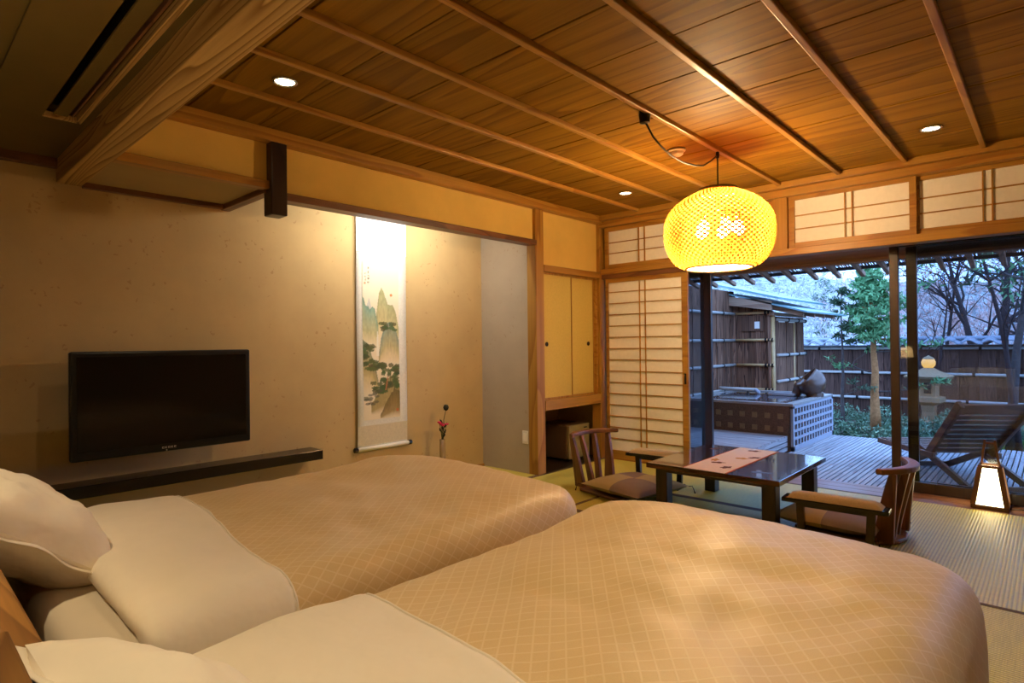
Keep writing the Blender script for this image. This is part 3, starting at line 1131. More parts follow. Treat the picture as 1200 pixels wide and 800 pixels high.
def pillow(label, loc, rot, seed, w=.70, h=.46, th=.20):
    p = thing('pillow', label, 'pillow', loc, 'pillows at the bed heads')
    off = OFF[p.name]
    M = Matrix.Translation(loc) @ Matrix.Rotation(R(rot[2]), 4, 'Z') @ Matrix.Rotation(R(rot[0]), 4, 'X') @ Matrix.Rotation(R(rot[1]), 4, 'Y')
    m = MB()
    for sg in (1, -1):
        def fn(u, v):
            a, b = 2 * u - 1, 2 * v - 1
            e = (max(0, 1 - abs(a) ** 3.2) ** .55) * (max(0, 1 - abs(b) ** 3.2) ** .55)
            pinch = 1 - .07 * (1 - abs(a) ** 2) * abs(b) ** 3
            pinch2 = 1 - .07 * (1 - abs(b) ** 2) * abs(a) ** 3
            z = sg * (th / 2) * e + .018 * noise.noise(Vector((a * 2.2, b * 2.2, seed))) * e + .008 * noise.noise(Vector((a * 5, b * 6, seed + 3))) * (1 if e > 0 else 0)
            return M @ Vector((a * w / 2 * pinch2, b * h / 2 * pinch, z))
        m.grid(fn, 40, 30)
    build('cushion_body', m, 'pale_linen', p, smooth=True)
    # flat flange of the pillow case round the edge
    fl = MB()

    def fn2(u, v):
        a, b = 2 * u - 1, 2 * v - 1
        return M @ Vector((a * (w / 2 + .003), b * (h / 2 + .012), .009 * math.sin(a * 9 + seed) + .008 * math.sin(b * 7 + seed)))
    fl.grid(fn2, 30, 20)
    build('case_flange', fl, 'pale_linen', p, smooth=True, solid=.003)
    return p


pillow('plump white pillow leaning on the headboard of the left bed', (-2.60, .335, .600), (-38, 0, 1), 2.0, .78, .46, .27)
pillow('white pillow at the bottom of the frame on the foreground bed', (-.78, .31, .600), (-44, 0, 0), 6.0, .74, .44, .23)
# =================================================================== LOW TABLE
tx0, tx1, ty0, ty1, tz = -2.125, -1.225, 3.68, 4.665, .352
tb_ = thing('low_table', 'low dark lacquered wooden table on the tatami between two legless chairs', 'table', ((tx0 + tx1) / 2, (ty0 + ty1) / 2, 0))
build('table_top', B(((tx0, ty0, tz - .034), (tx1, ty1, tz))), 'redwood_x', tb_, bevel=.004)
build('apron', B(((tx0 + .10, ty0 + .05, tz - .062), (tx1 - .10, ty0 + .075, tz - .034)), ((tx0 + .10, ty1 - .075, tz - .062), (tx1 - .10, ty1 - .05, tz - .034)),
                 ((tx0 + .06, ty0 + .1, tz - .062), (tx0 + .085, ty1 - .1, tz - .034)), ((tx1 - .085, ty0 + .1, tz - .062), (tx1 - .06, ty1 - .1, tz - .034))), 'dark_x', tb_, bevel=.003)
for x in (tx0 + .085, tx1 - .085):
    for y in (ty0 + .10, ty1 - .10):
        build('leg', B(((x - .043, y - .043, 0), (x + .043, y + .043, tz - .034))), 'dark_z', tb_, bevel=.006)


def leaf_mesh(cx, cy, z, ln, wd, ang, lobes=5, h=.0008):
    pts = []
    n = 26
    for i in range(n):
        a = 2 * PI * i / n
        r = 1 + .22 * math.cos(lobes * a) + .08 * math.cos(9 * a)
        x, yv = ln / 2 * r * math.cos(a), wd / 2 * r * math.sin(a)
        pts.append((cx + x * math.cos(ang) - yv * math.sin(ang), cy + x * math.sin(ang) + yv * math.cos(ang)))
    return MB().prism(pts, z, z + h)


build('leaf_inlay', leaf_mesh(-1.40, 3.86, tz, .13, .045, .35, 3), 'leaf_inlay', tb_, label='dark leaf inlay in the tabletop')
build('leaf_inlay', leaf_mesh(-1.98, 4.50, tz, .10, .04, 1.0, 3), 'leaf_brown', tb_, label='small brown leaf inlay in the tabletop')
rn = thing('table_runner', 'pale orange cloth runner with brown leaf motifs across the low table', 'table runner', (-1.70, 4.17, tz))
build('cloth', B(((-1.845, ty0 + .004, tz), (-1.552, ty1 - .01, tz + .003))), 'runner', rn)
build('hem', B(((-1.558, ty0 + .003, tz), (-1.549, ty1 - .009, tz + .0035)), ((-1.848, ty0 + .003, tz), (-1.842, ty1 - .009, tz + .0035))), 'runner_edge', rn)
for (x, y, a, mt) in ((-1.735, 3.98, .4, 'leaf_brown'), (-1.625, 3.86, 1.2, 'leaf_brown'), (-1.60, 4.30, .9, 'leaf_brown'), (-1.70, 4.56, .2, 'leaf_brown'), (-1.79, 4.06, 1.7, 'leaf_gold'), (-1.66, 4.22, .3, 'leaf_gold')):
    build('leaf_print', leaf_mesh(x, y, tz + .003, .085, .05, a), mt, rn)

# =================================================================== LEGLESS CHAIRS (front = +x)
ch = proto('legless_chair', 'dark wooden legless chair left of the low table, showing its four-slat back', 'chair', 'legless chairs at the low table')
pts = [(-.27 + .0, -.17), (-.315, -.10), (-.33, 0), (-.315, .10), (-.27, .17), (-.20, .225), (.20, .225), (.235, .19), (.235, -.19), (.20, -.225), (-.20, -.225)]
build('seat_board', MB().prism(pts[::-1], .004, .026), 'brown_x', ch, bevel=.006)
zc = .425
arc = []
for sgn, rr in ((1, .0), (-1, .062)):
    rng_ = range(13) if sgn == 1 else range(12, -1, -1)
    for i in rng_:
        t_ = -1 + 2 * i / 12
        tp = rr * (1 - .35 * abs(t_) ** 3)
        arc.append((-.395 + .115 * t_ * t_ + tp, .262 * t_))
build('crest_rail', MB().prism(arc[::-1], zc, zc + .034), 'brown_y', ch, bevel=.007)


def slat(yb, yt, xt, wide, deep):
    m = MB()
    n0 = len(m.v)
    K = 8
    for i in range(K + 1):
        q = i / K
        yv = yb + (yt - yb) * q
        x = -.255 + (xt + .255) * (q ** 1.25)
        dp = deep * (1 - q) ** .8 + .036 * q
        ww = wide * (1.15 - .3 * q)
        z = .02 + (zc + .004 - .02) * q
        for sx, sy in ((-1, -1), (1, -1), (1, 1), (-1, 1)):
            m.v.append((x + sx * dp / 2, yv + sy * ww / 2, z))
    for i in range(K):
        for k in range(4):
            m.f.append((n0 + i * 4 + k, n0 + i * 4 + (k + 1) % 4, n0 + (i + 1) * 4 + (k + 1) % 4, n0 + (i + 1) * 4 + k))
    m.f += [(n0 + 3, n0 + 2, n0 + 1, n0), tuple(n0 + K * 4 + k for k in range(4))]
    return m


for a in ((-.165, -.205, -.315, .030, .105), (-.040, -.075, -.350, .030, .06), (.040, .075, -.350, .030, .06), (.165, .205, -.315, .030, .105)):
    build('back_slat', slat(*a), 'brown_z', ch, smooth=False, bevel=.004)
place(ch, (-2.585, 4.03, .001), R(-12))
ch2 = dup(ch, (-.985, 4.16, .001), R(180 - 4), 'dark wooden legless chair right of the low table, seen from behind its curved back')

zb = proto('floor_cushion', 'two-tone brown and tan checked floor cushion on the left legless chair', 'cushion', 'checked floor cushions')
m = MB()
for sg in (1, -1):
    def zf(u, v):
        a, b = 2 * u - 1, 2 * v - 1
        e = (max(0, 1 - abs(a) ** 3) ** .6) * (max(0, 1 - abs(b) ** 3) ** .6)
        dip = 1 - .14 * math.exp(-((a * a + b * b) / .06))
        return (a * .295 * (1 - .08 * (1 - a * a) * abs(b) ** 2 * 0 - .05 * (1 - b * b) * abs(a) ** 3), b * .295 * (1 - .05 * (1 - a * a) * abs(b) ** 3), .062 + sg * .060 * e * dip + .006 * noise.noise(Vector((a * 3, b * 3, 2.0))) * e)
    m.grid(zf, 30, 30)
build('cover', m, 'cushion_check', zb, smooth=True)
for sx in (-1, 1):
    for sy in (-1, 1):
        c0 = Vector((sx * .29, sy * .29, .058))
        tm = MB().tube([c0, c0 + Vector((sx * .018, sy * .018, .004)), c0 + Vector((sx * .03, sy * .028, -.030)), c0 + Vector((sx * .034, sy * .032, -.052))], [.003, .003, .003, .006], 6)
        build('tassel', tm, 'tassel', zb, smooth=True)
place(zb, (-2.42, 4.01, .028), R(-11))
dup(zb, (-1.03, 4.14, .028), R(176), 'two-tone brown and tan checked floor cushion on the right legless chair')

ar = proto('armrest', 'black armrest with tan padded top beside the left chair near the paper door', 'armrest', 'padded armrests beside the chairs')
build('board', MB().prism([(-.275, -.062), (.255, -.062), (.275, -.045), (.275, .045), (.255, .062), (-.275, .062)], .232, .258), 'black_lacquer', ar, bevel=.005)
m = MB()
m.grid(lambda u, v: ((2 * u - 1) * .245, (2 * v - 1) * .056, .258 + .038 * (max(0, 1 - abs(2 * u - 1) ** 8) ** .5) * (max(0, 1 - abs(2 * v - 1) ** 3) ** .5)), 30, 12)
build('pad', m, 'arm_pad', ar, smooth=True)
build('rail', B(((-.20, -.018, .205), (.20, .018, .232))), 'black_lacquer', ar, bevel=.003)
for sx in (-1, 1):
    build('leg', MB().bar((sx * .175, 0, .01), (sx * .185, 0, .232), .038, .042), 'black_lacquer', ar, bevel=.004)
    build('foot', B(((sx * .175 - .022, -.085, 0), (sx * .175 + .022, .085, .022))), 'black_lacquer', ar, bevel=.004)
place(ar, (-2.44, 4.435, .001), R(6))
dup(ar, (-.95, 3.775, .001), R(3), 'black armrest with tan padded top in front of the right chair')

# =================================================================== FLOOR LANTERN
lx, ly = -.345, 5.365
ln = thing('floor_lantern', 'glowing paper floor lantern in a tapered wooden frame by the glass door', 'lamp', (lx, ly, 0))
h0, h1, z0_, z1_ = .092, .055, .028, .285
build('base', B(((lx - .105, ly - .105, 0), (lx + .105, ly + .105, .028))), 'lantern_wood', ln, bevel=.004)
build('top_frame', B(((lx - .066, ly - .066, z1_), (lx + .066, ly - .048, z1_ + .016)), ((lx - .066, ly + .048, z1_), (lx + .066, ly + .066, z1_ + .016)), ((lx - .066, ly - .048, z1_), (lx - .048, ly + .048, z1_ + .016)), ((lx + .048, ly - .048, z1_), (lx + .066, ly + .048, z1_ + .016))), 'lantern_wood', ln)
for sx in (-1, 1):
    for sy in (-1, 1):
        build('corner_post', MB().bar((lx + sx * h0, ly + sy * h0, z0_), (lx + sx * h1, ly + sy * h1, z1_), .030, .030, (1, 0, 0)), 'lantern_wood', ln)
for k in range(4):
    a = k * PI / 2
    c, s = math.cos(a), math.sin(a)
    q = [(h0 - .004, -h0 + .008, z0_), (h0 - .004, h0 - .008, z0_), (h1 - .004, h1 - .008, z1_), (h1 - .004, -h1 + .008, z1_)]
    mm = MB()
    mm.v = [(lx + x * c - yv * s, ly + x * s + yv * c, z) for x, yv, z in q]
    mm.f = [(0, 1, 2, 3)]
    build('paper_side', mm, 'lantern_paper', ln, solid=.001)
for sx in (-1, 1):
    build('handle_upright', MB().bar((lx + sx * .050, ly, z1_ + .01), (lx + sx * .027, ly, .478), .014, .016, (0, 1, 0)), 'lantern_wood', ln)
build('handle_bar', MB().bar((lx - .028, ly, .455), (lx + .028, ly, .455), .012, .014), 'lantern_wood', ln)
build('cord', MB().tube([(lx + .10, ly, .006), (lx + .2, ly + .03, .004), (lx + .35, ly - .02, .004), (lx + .7, ly + .06, .004), (lx + 1.3, ly + .05, .004)], .003, 6), 'black_cord', ln, smooth=True)

# bedside reading lamp behind the headboards (lights the pillows and the headboard edge)
rl = thing('bedside_lamp', 'small bedside lamp low beside the head of the foreground bed', 'lamp', (-1.75, -.22, .0))
build('pole', MB().tube([(-1.75, -.22, .02), (-1.75, -.22, .92)], .012, 10), 'dark_metal', rl, smooth=True)
build('base', MB().lathe([(.10, 0), (.10, .015), (.02, .025)], 24, (-1.75, -.22, 0)), 'dark_metal', rl)
build('shade', MB().lathe([(.10, .90), (.07, 1.08)], 24, (-1.75, -.22, 0), False), 'diffuser_paper', rl, smooth=True)
lamp_obj('bedside_glow', 'POINT', (-1.75, -.22, 1.0), BED_W, WARM, rl, shadow_soft_size=.06)

downlight(-.55, 1.368, 'lit round downlight high over the foreground bed', BACK_W, 2.497, 95)
downlight(-2.4, -.35, 'lit downlight in the lowered ceiling over the head of the left bed', BACK_W, 2.275, 95)
downlight(-.75, -.35, 'lit downlight in the lowered ceiling over the head of the foreground bed', BACK_W, 2.275, 95)
# =================================================================== OUTSIDE
GZ = -.30
ground = struct('ground', MB().grid(lambda u, v: (-22 + 40 * u, 5.6 + 44 * v, GZ + .03 * noise.noise(Vector((u * 30, v * 30, 0)))), 60, 60), 'soil', smooth=True)
deck = struct('deck', B(((-3.9, 5.66, -.22), (2.2, 5.70, -.075)), ((-3.9, 7.1, -.22), (2.2, 7.16, -.075)), ((-2.9, 8.45, -.22), (2.2, 8.5, -.075))), 'dark_x')
x = -2.19
while x < 1.6:
    struct('deck_board', B(((x, 5.645, -.073), (x + .0335, 8.56 + random.uniform(-.006, .006), -.05))), 'weathered_y', deck)
    x += .0447
# raised step in front of the bath
step = struct('step', B(((-3.9, 5.66, -.22), (-2.26, 7.0, .09))), 'dark_x')
y = 5.66
while y < 6.92:
    struct('step_board', B(((-3.9, y, .098), (-2.23, y + .088, .12))), 'weathered_x', step)
    y += .104
for z in (-.045, .01, .062):
    struct('step_slat', B(((-2.245, 5.66, z), (-2.225, 6.97, z + .04))), 'weathered_y', step)

# bath tub
tub = thing('outdoor_bath', 'raised square stone bath with lattice side and brimming water on the deck', 'bath', (-2.9, 7.8, -.05))
X0, X1, Y0_, Y1_, ZT = -3.488, -2.165, 6.99, 8.60, .485
build('inner_body', B(((X0, Y0_ + .03, -.2), (X1 - .035, Y1_, ZT - .07))), 'tub_inner', tub)
build('front_panel', B(((X0, Y0_, -.2), (X1 - .04, Y0_ + .03, ZT - .02))), 'tub_stone', tub)
gm = MB()  # lattice reflections on the front panel, built as paler raised squares
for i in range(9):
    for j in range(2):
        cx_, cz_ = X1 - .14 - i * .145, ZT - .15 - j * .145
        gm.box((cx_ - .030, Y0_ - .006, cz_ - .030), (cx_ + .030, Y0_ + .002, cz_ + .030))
build('glint_square', gm, 'tub_glint', tub, bevel=.003)
build('rim', B(((X0, Y0_ - .01, ZT - .03), (X1, Y0_ + .07, ZT)), ((X1 - .10, Y0_ + .07, ZT - .03), (X1, Y1_, ZT)), ((X0, Y1_ - .12, ZT - .03), (X1 - .10, Y1_, ZT + .01)), ((X0, Y0_ + .07, ZT - .03), (X0 + .08, Y1_ - .12, ZT))), 'tub_rim', tub, bevel=.004)
build('water', B(((X0 + .08, Y0_ + .07, ZT - .05), (X1 - .10, Y1_ - .12, ZT - .004))), 'bath_water', tub)
lt = build('lattice_frame', B(((X1 - .03, Y0_, ZT - .06), (X1, Y1_, ZT - .03)), ((X1 - .03, Y0_, -.05), (X1, Y1_, .005)), ((X1 - .03, Y0_, -.05), (X1, Y0_ + .05, ZT - .03)), ((X1 - .03, Y1_ - .06, -.05), (X1, Y1_, ZT - .03))), 'lattice_wood', tub, bevel=.002)
n = 14
for i in range(1, n):
    yy = Y0_ + .05 + (Y1_ - Y0_ - .11) * i / n
    build('lattice_slat', B(((X1 - .022, yy - .017, -.01), (X1 - .003, yy + .017, ZT - .05))), 'lattice_wood', lt)
for j in range(1, 5):
    zz = .0 + (ZT - .05) * j / 5
    build('lattice_slat', B(((X1 - .020, Y0_ + .04, zz - .015), (X1 - .001, Y1_ - .05, zz + .015))), 'lattice_wood', lt)
# spout pipes of bamboo on the rim
bp = thing('bamboo_spout', 'pale bamboo spout lying across the back of the bath', 'spout', (-3.3, 8.3, .5))
build('pipe', MB().tube([(-3.75, 8.12, .535), (-2.98, 8.12, .53)], .026, 12), 'bamboo_grey', bp, smooth=True)
build('nozzle', MB().tube([(-3.0, 8.12, .535), (-2.955, 8.11, .50), (-2.95, 8.10, .47)], [.026, .03, .022], 12), 'lattice_wood', bp, smooth=True)
for x in (-3.6, -3.1):
    build('support', MB().tube([(x, 8.12, .47), (x, 8.12, .53)], .018, 8), 'dark_metal', bp)
# ceramic water pot, tilted with a wavy lip
pot = thing('water_pot', 'brown glazed ceramic pot with a curling lip on the bath corner', 'pot', (-2.30, 8.12, .49))
pm = MB().lathe([(.02, -.13), (.09, -.115), (.15, -.06), (.175, .02), (.165, .09), (.15, .13), (.138, .12), (.15, .05), (.135, -.04), (.05, -.09), (.0, -.09)], 36, (0, 0, 0), True,
                lambda r, z, a: r * (1 + (.10 * math.sin(3 * a) * max(0, z + .02) / .13)))
pm.xform(Matrix.Translation((-2.27, 8.12, .632)) @ Matrix.Rotation(R(-42), 4, 'Y') @ Matrix.Rotation(R(20), 4, 'X'))
build('bowl', pm, 'pot_glaze', pot, smooth=True)
lm = MB().lathe([(.10, -.05), (.115, .0), (.09, .05), (.075, .045), (.09, 0), (.06, -.05)], 28, (0, 0, 0), True, lambda r, z, a: r * (1 + .16 * math.sin(4 * a)))
lm.xform(Matrix.Translation((-2.44, 8.14, .585)) @ Matrix.Rotation(R(-68), 4, 'Y'))
build('curled_lip', lm, 'pot_glaze', pot, smooth=True)
build('foot_ring', MB().lathe([(.10, .482), (.10, .53), (.06, .56)], 24, (-2.25, 8.12, 0)), 'pot_glaze', pot, smooth=False)
tray = solo('wooden_tray', B(((-2.78, 7.98, .487), (-2.46, 8.24, .505)), ((-2.78, 7.98, .505), (-2.46, 7.995, .52)), ((-2.78, 8.225, .505), (-2.46, 8.24, .52))), 'weathered_x', 'flat grey wooden tray on the bath rim left of the brown pot', 'tray', (-2.62, 8.1, .49))

# bathing shelter with bark walls
shl = thing('bath_shelter', 'rustic bark-clad bath shelter with bamboo rails and a sloping metal roof', 'shelter', (-3.2, 8.9, GZ))


def bark(x0, y0, x1, y1, z0, z1, n, nrm, zfun=None):
    for i in range(n):
        a, b = i / n, (i + 1) / n - .003
        p0 = (x0 + (x1 - x0) * a, y0 + (y1 - y0) * a)
        p1 = (x0 + (x1 - x0) * b, y0 + (y1 - y0) * b)
        th = .012 + random.uniform(0, .016)
        zt_ = z1 if zfun is None else zfun((p0[0] + p1[0]) / 2)
        xa, xb = sorted((p0[0], p1[0] + nrm[0] * th))
        ya, yb = sorted((p0[1], p1[1] + nrm[1] * th))
        build('bark_strip', B(((xa, ya, z0 + random.uniform(-.01, .01)), (xb, yb, zt_))), 'bark_z', shl)


def roofz(x):
    return 1.98 - (x + 3.70) * .372


XA, XB = -3.52, -2.95
build('wall_backing', B(((XA - .06, 5.66, GZ), (XA - .02, 8.69, 1.82)), ((XA - .02, 8.69, GZ), (XB - .02, 8.73, 1.55)), ((XB - .05, 8.73, GZ), (XB - .02, 10.05, 1.50))), 'dark_z', shl)
bark(XA, 5.70, XA, 8.66, GZ, 1.93, 24, (1, 0))
bark(XA, 8.67, XB, 8.67, GZ, 1.6, 7, (0, -1), lambda x: roofz(x) - .06)
bark(XB, 8.70, XB, 10.0, GZ, 1.545, 8, (1, 0))
for z in (.50, .85, 1.21, 1.60):
    r_ = build('bamboo_rail', MB().tube([(XA + .045, 5.72, z), (XA + .045, 8.63, z)], .020, 10), 'bamboo_grey', shl, smooth=True)
    tm = MB()
    for yy in (6.2, 6.7, 7.2, 7.7, 8.2):
        tm.tube([(XA + .045, yy - .014, z), (XA + .045, yy + .014, z)], .026, 8)
    build('black_tie', tm, 'tie', r_)
    if z < 1.7:
        r_ = build('bamboo_rail', MB().tube([(XA + .05, 8.635, z), (XB + .03, 8.635, z)], .020, 10), 'bamboo', shl, smooth=True)
        build('black_tie', MB().tube([(XB - .095, 8.635, z), (XB - .068, 8.635, z)], .026, 8).tube([(XB - .05, 8.635, z), (XB - .025, 8.635, z)], .026, 8).tube([(XB + .0, 8.635, z), (XB + .02, 8.635, z)], .026, 8), 'tie', r_)
for z in (.615, .99, 1.50):
    r_ = build('bamboo_rail', MB().tube([(XB + .045, 8.72, z), (XB + .045, 10.02, z)], .022, 10), 'bamboo_grey', shl, smooth=True)
    build('black_tie', MB().tube([(XB + .045, 9.16, z), (XB + .045, 9.20, z)], .029, 8).tube([(XB + .045, 9.62, z), (XB + .045, 9.66, z)], .029, 8).tube([(XB + .045, 9.97, z), (XB + .045, 10.01, z)], .029, 8), 'tie', r_)
for yy in (8.95, 9.4):
    build('name_board', B(((XB + .03, yy - .12, 1.465), (XB + .04, yy + .12, 1.515))), 'paper', shl)
build('corner_post', MB().tube([(XB + .01, 8.66, GZ), (XB + .01, 8.66, 1.60)], .027, 12), 'bamboo', shl, smooth=True)
build('corner_post', MB().tube([(XB - .035, 8.64, GZ), (XB - .035, 8.64, 1.58)], .022, 12), 'bark_z', shl, smooth=True)
build('corner_post', MB().tube([(XB + .02, 9.52, GZ), (XB + .02, 9.52, 1.54)], .022, 12), 'bamboo', shl, smooth=True)
build('corner_post', MB().tube([(XA + .02, 8.64, GZ), (XA + .02, 8.64, 1.86)], .030, 12), 'bark_z', shl, smooth=True)
# roof: lower sheet, upper sheet, fascia, rafters
def slab(x0, x1, y0, y1, z0, z1, th):
    m = MB()
    m.v = [(x0, y0, z0), (x1, y0, z1), (x1, y1, z1), (x0, y1, z0), (x0, y0, z0 + th), (x1, y0, z1 + th), (x1, y1, z1 + th), (x0, y1, z0 + th)]
    m.f = [(0, 3, 2, 1), (4, 5, 6, 7), (0, 1, 5, 4), (1, 2, 6, 5), (2, 3, 7, 6), (3, 0, 4, 7)]
    return m


build('lower_roof', slab(-3.66, -2.44, 8.50, 10.5, roofz(-3.66) - .05, roofz(-2.44) + .06, .022), 'roof_sheet', shl)
build('upper_roof', slab(-4.3, -2.78, 8.42, 10.7, roofz(-4.3) - .02, roofz(-2.78) + .13, .03), 'roof_sheet', shl)
build('fascia_board', slab(-3.56, -2.90, 8.50, 8.54, roofz(-3.56) - .20, roofz(-2.90) - .06, .13), 'rafter_x', shl)
for yy in (8.6, 9.1, 9.6, 10.1):
    build('roof_rafter', slab(-3.6, -2.52, yy, yy + .05, roofz(-3.6) - .12, roofz(-2.52) - .02, .06), 'rafter_x', shl)
build('wall_plate', B(((XB - .02, 8.6, 1.555), (XB + .05, 10.05, 1.60))), 'rafter_y', shl)
nt = thing('paper_notice', 'small white paper notice on the dark bark wall of the shelter', 'notice', (-3.15, 8.63, 1.42))
build('sheet', B(((-3.185, 8.625, 1.375), (-3.115, 8.632, 1.475))), 'white_plastic', nt)
build('backing_board', B(((-3.38, 8.632, 1.34), (-3.06, 8.645, 1.56))), 'bark_z', nt)

# eaves: wall plate log, rafters, sheathing reeds
ev = struct('eave', MB().bar((-4.4, 7.02, 1.955), (2.2, 7.02, 1.955), .03, .035), 'dark_x')
struct('eave_beam', MB().bar((-4.2, 5.78, 1.925), (2.2, 5.78, 1.925), .12, .135), 'rafter_x', ev, bevel=.03)
x = -4.05
while x < 1.6:
    struct('eave_rafter', MB().bar((x, 5.70, 2.19), (x, 7.20, 1.895), .042, .048), 'rafter_y', ev, bevel=.006)
    x += .232
rm = MB()
x = -4.3
while x < 1.9:
    w = random.uniform(.007, .014)
    rm.bar((x, 5.66, 2.245 + random.uniform(-.004, .004)), (x, 7.03, 1.975 + random.uniform(-.003, .003)), w, .0025)
    x += w + random.choice((.002, .003, .004, .007))
struct('reed_sheathing', rm, 'eave_reed', ev)
ev.children[-1]['kind'] = 'stuff'
rl_ = MB()
struct('eave_roof', slab(-4.6, 2.4, 5.6, 5.62, 2.30, 2.30, .02), 'roof_sheet', ev)

# fence with bark panels, bamboo rails and a tiled cap
fy = 13.0
fc = thing('garden_fence', 'long dark bark fence with bamboo rails and a grey tiled cap', 'fence', (-2, fy, GZ))
build('backing', B(((-9, fy + .03, GZ), (4, fy + .07, 1.08))), 'dark_z', fc)
x = -5.6
while x < 1.4:
    w = random.uniform(.20, .34)
    build('bark_panel', B(((x, fy - random.uniform(0, .018), GZ), (x + w - .006, fy + .03, 1.055))), 'fence_bark_z', fc)
    x += w
for z in (1.03, .565, .085):
    r_ = build('bamboo_rail', MB().tube([(-6, fy - .04, z), (2, fy - .04, z)], .026, 10), 'bamboo_grey', fc, smooth=True)
    tm = MB()
    for k in range(9):
        tm.tube([(-5.4 + k * .85 + z * .2 - .02, fy - .04, z), (-5.4 + k * .85 + z * .2 + .02, fy - .04, z)], .034, 8)
    build('black_tie', tm, 'tie', r_)
build('cap_board', B(((-6, fy - .16, 1.06), (2, fy + .2, 1.09))), 'dark_x', fc)
tile = MB()
tile.grid(lambda u, v: (u * .30, -.20 + v * .24, .055 + .035 * math.sin(2 * PI * (u - .12)) + .06 * v), 12, 2)
t0 = None
for k in range(27):
    xx = -5.6 + k * .275
    if t0 is None:
        t0 = build('roof_tile', tile, 'roof_tile', fc, smooth=True, solid=.016)
        t0.location = Vector((xx, fy, 1.075)) - OFF[fc.name]
        for v in t0.data.vertices:
            v.co = v.co + OFF[fc.name]
    else:
        c = t0.copy()
        COL.objects.link(c)
        c.location = Vector((xx, fy, 1.075)) - OFF[fc.name]
build('ridge_tile', MB().tube([(-5.8, fy + .06, 1.20), (2, fy + .06, 1.20)], .045, 10), 'roof_tile', fc, smooth=True)

# stone lantern with a small globe lamp
sx_, sy_ = -1.60, 12.3
st = thing('stone_lantern', 'weathered square stone garden lantern with a flared roof among the shrubs', 'stone lantern', (sx_, sy_, GZ))


def sq(prof_, rot=PI / 4, flare=None):
    return MB().lathe([(r * 1.414, z) for r, z in prof_], 4, (0, 0, 0)).xform(Matrix.Translation((sx_, sy_, 0)) @ Matrix.Rotation(rot - .1, 4, 'Z'))


build('base_stone', sq([(.17, GZ), (.17, -.22), (.12, -.20)]), 'granite', st, bevel=.01)
build('pillar', sq([(.10, -.22), (.088, -.05), (.10, .06), (.15, .10)]), 'granite', st, bevel=.008)
build('platform', sq([(.16, .09), (.20, .12), (.20, .20), (.14, .215)]), 'granite', st, bevel=.008)
fb = build('fire_box', sq([(.125, .21), (.125, .52)]), 'granite', st, bevel=.006)
build('opening', B(((sx_ - .05, sy_ - .150, .27), (sx_ + .05, sy_ - .10, .45))), 'dark_metal', fb)
rf = MB()
rf.lathe([(.10, .52), (.32, .525), (.335, .56), (.25, .60), (.15, .655), (.08, .70), (.0, .705)], 32, (0, 0, 0), True, lambda r, z, a: r * (1 + .18 * abs(math.cos(2 * a)) ** 3 * (r > .2)))
rf.xform(Matrix.Translation((sx_, sy_, 0)) @ Matrix.Rotation(.68, 4, 'Z'))
build('flared_roof', rf, 'granite', st, smooth=False)
gl_ = thing('globe_lamp', 'small round warm garden lamp glowing on top of the stone lantern', 'lamp', (sx_, sy_, .70))
build('glowing_globe', MB().lathe([(.0, .675), (.06, .69), (.10, .75), (.105, .80), (.085, .85)], 20, (sx_, sy_, 0), False), 'globe_glow', gl_, smooth=True)
build('cap', MB().lathe([(.088, .85), (.075, .875), (.03, .895), (.008, .915), (.0, .915)], 20, (sx_, sy_, 0), False), 'granite', gl_, smooth=True)

# deck lounger
lo = proto('deck_lounger', 'dark slatted wooden deck lounger with raised back behind the glass', 'lounger')
W = .27
for sy in (-1, 1):
    build('side_rail', MB().bar((-.08, sy * W, .215), (.86, sy * W, .20), .032, .05), 'brown_x', lo, bevel=.004)
    br = build('back_rail', MB().bar((.03, sy * W * .94, .215), (-.47, sy * W * 1.03, .71), .035, .075, (1, 0, 1)), 'brown_x', lo, bevel=.006)
    build('rear_leg', MB().bar((.24, sy * W * .86, .26), (-.52, sy * W * .86, .012), .03, .055), 'brown_x', lo, bevel=.004)
    build('front_leg', MB().bar((.02, sy * W * .76, .235), (.56, sy * W * .76, .012), .03, .055), 'brown_x', lo, bevel=.004)
build('cross_bar', MB().bar((.86, -W - .015, .20), (.86, W + .015, .20), .032, .05), 'brown_y', lo, bevel=.004)
build('cross_bar', MB().bar((-.50, -W * .86, .025), (-.50, W * .86, .025), .03, .04), 'brown_y', lo)
build('cross_bar', MB().bar((.55, -W * .76, .025), (.55, W * .76, .025), .03, .04), 'brown_y', lo)
for i in range(10):
    xx = .06 + i * .082
    build('seat_slat', MB().bar((xx, -W, .228), (xx, W, .228), .052, .014), 'brown_y', lo)
bd = Vector((-.50, 0, .495)).normalized()
bn = Vector((.495, 0, .50)).normalized()
for i in range(9):
    q = .06 + i * .058
    c = Vector((.03, 0, .215)) + bd * q * 1.14
    build('back_slat', MB().bar(c + Vector((0, -W * .95, 0)), c + Vector((0, W * .95, 0)), .046, .012, tuple(bn)), 'brown_y', lo)
c = Vector((-.425, 0, .665))
build('head_board', MB().bar(c + Vector((0, -W * 1.0, 0)), c + Vector((0, W * 1.0, 0)), .115, .020, tuple(bn)), 'brown_y', lo, bevel=.004)
place(lo, (-.625, 6.575, -.05), math.atan2(.805, -.594))

# ---------------------------------------------------------------- plants


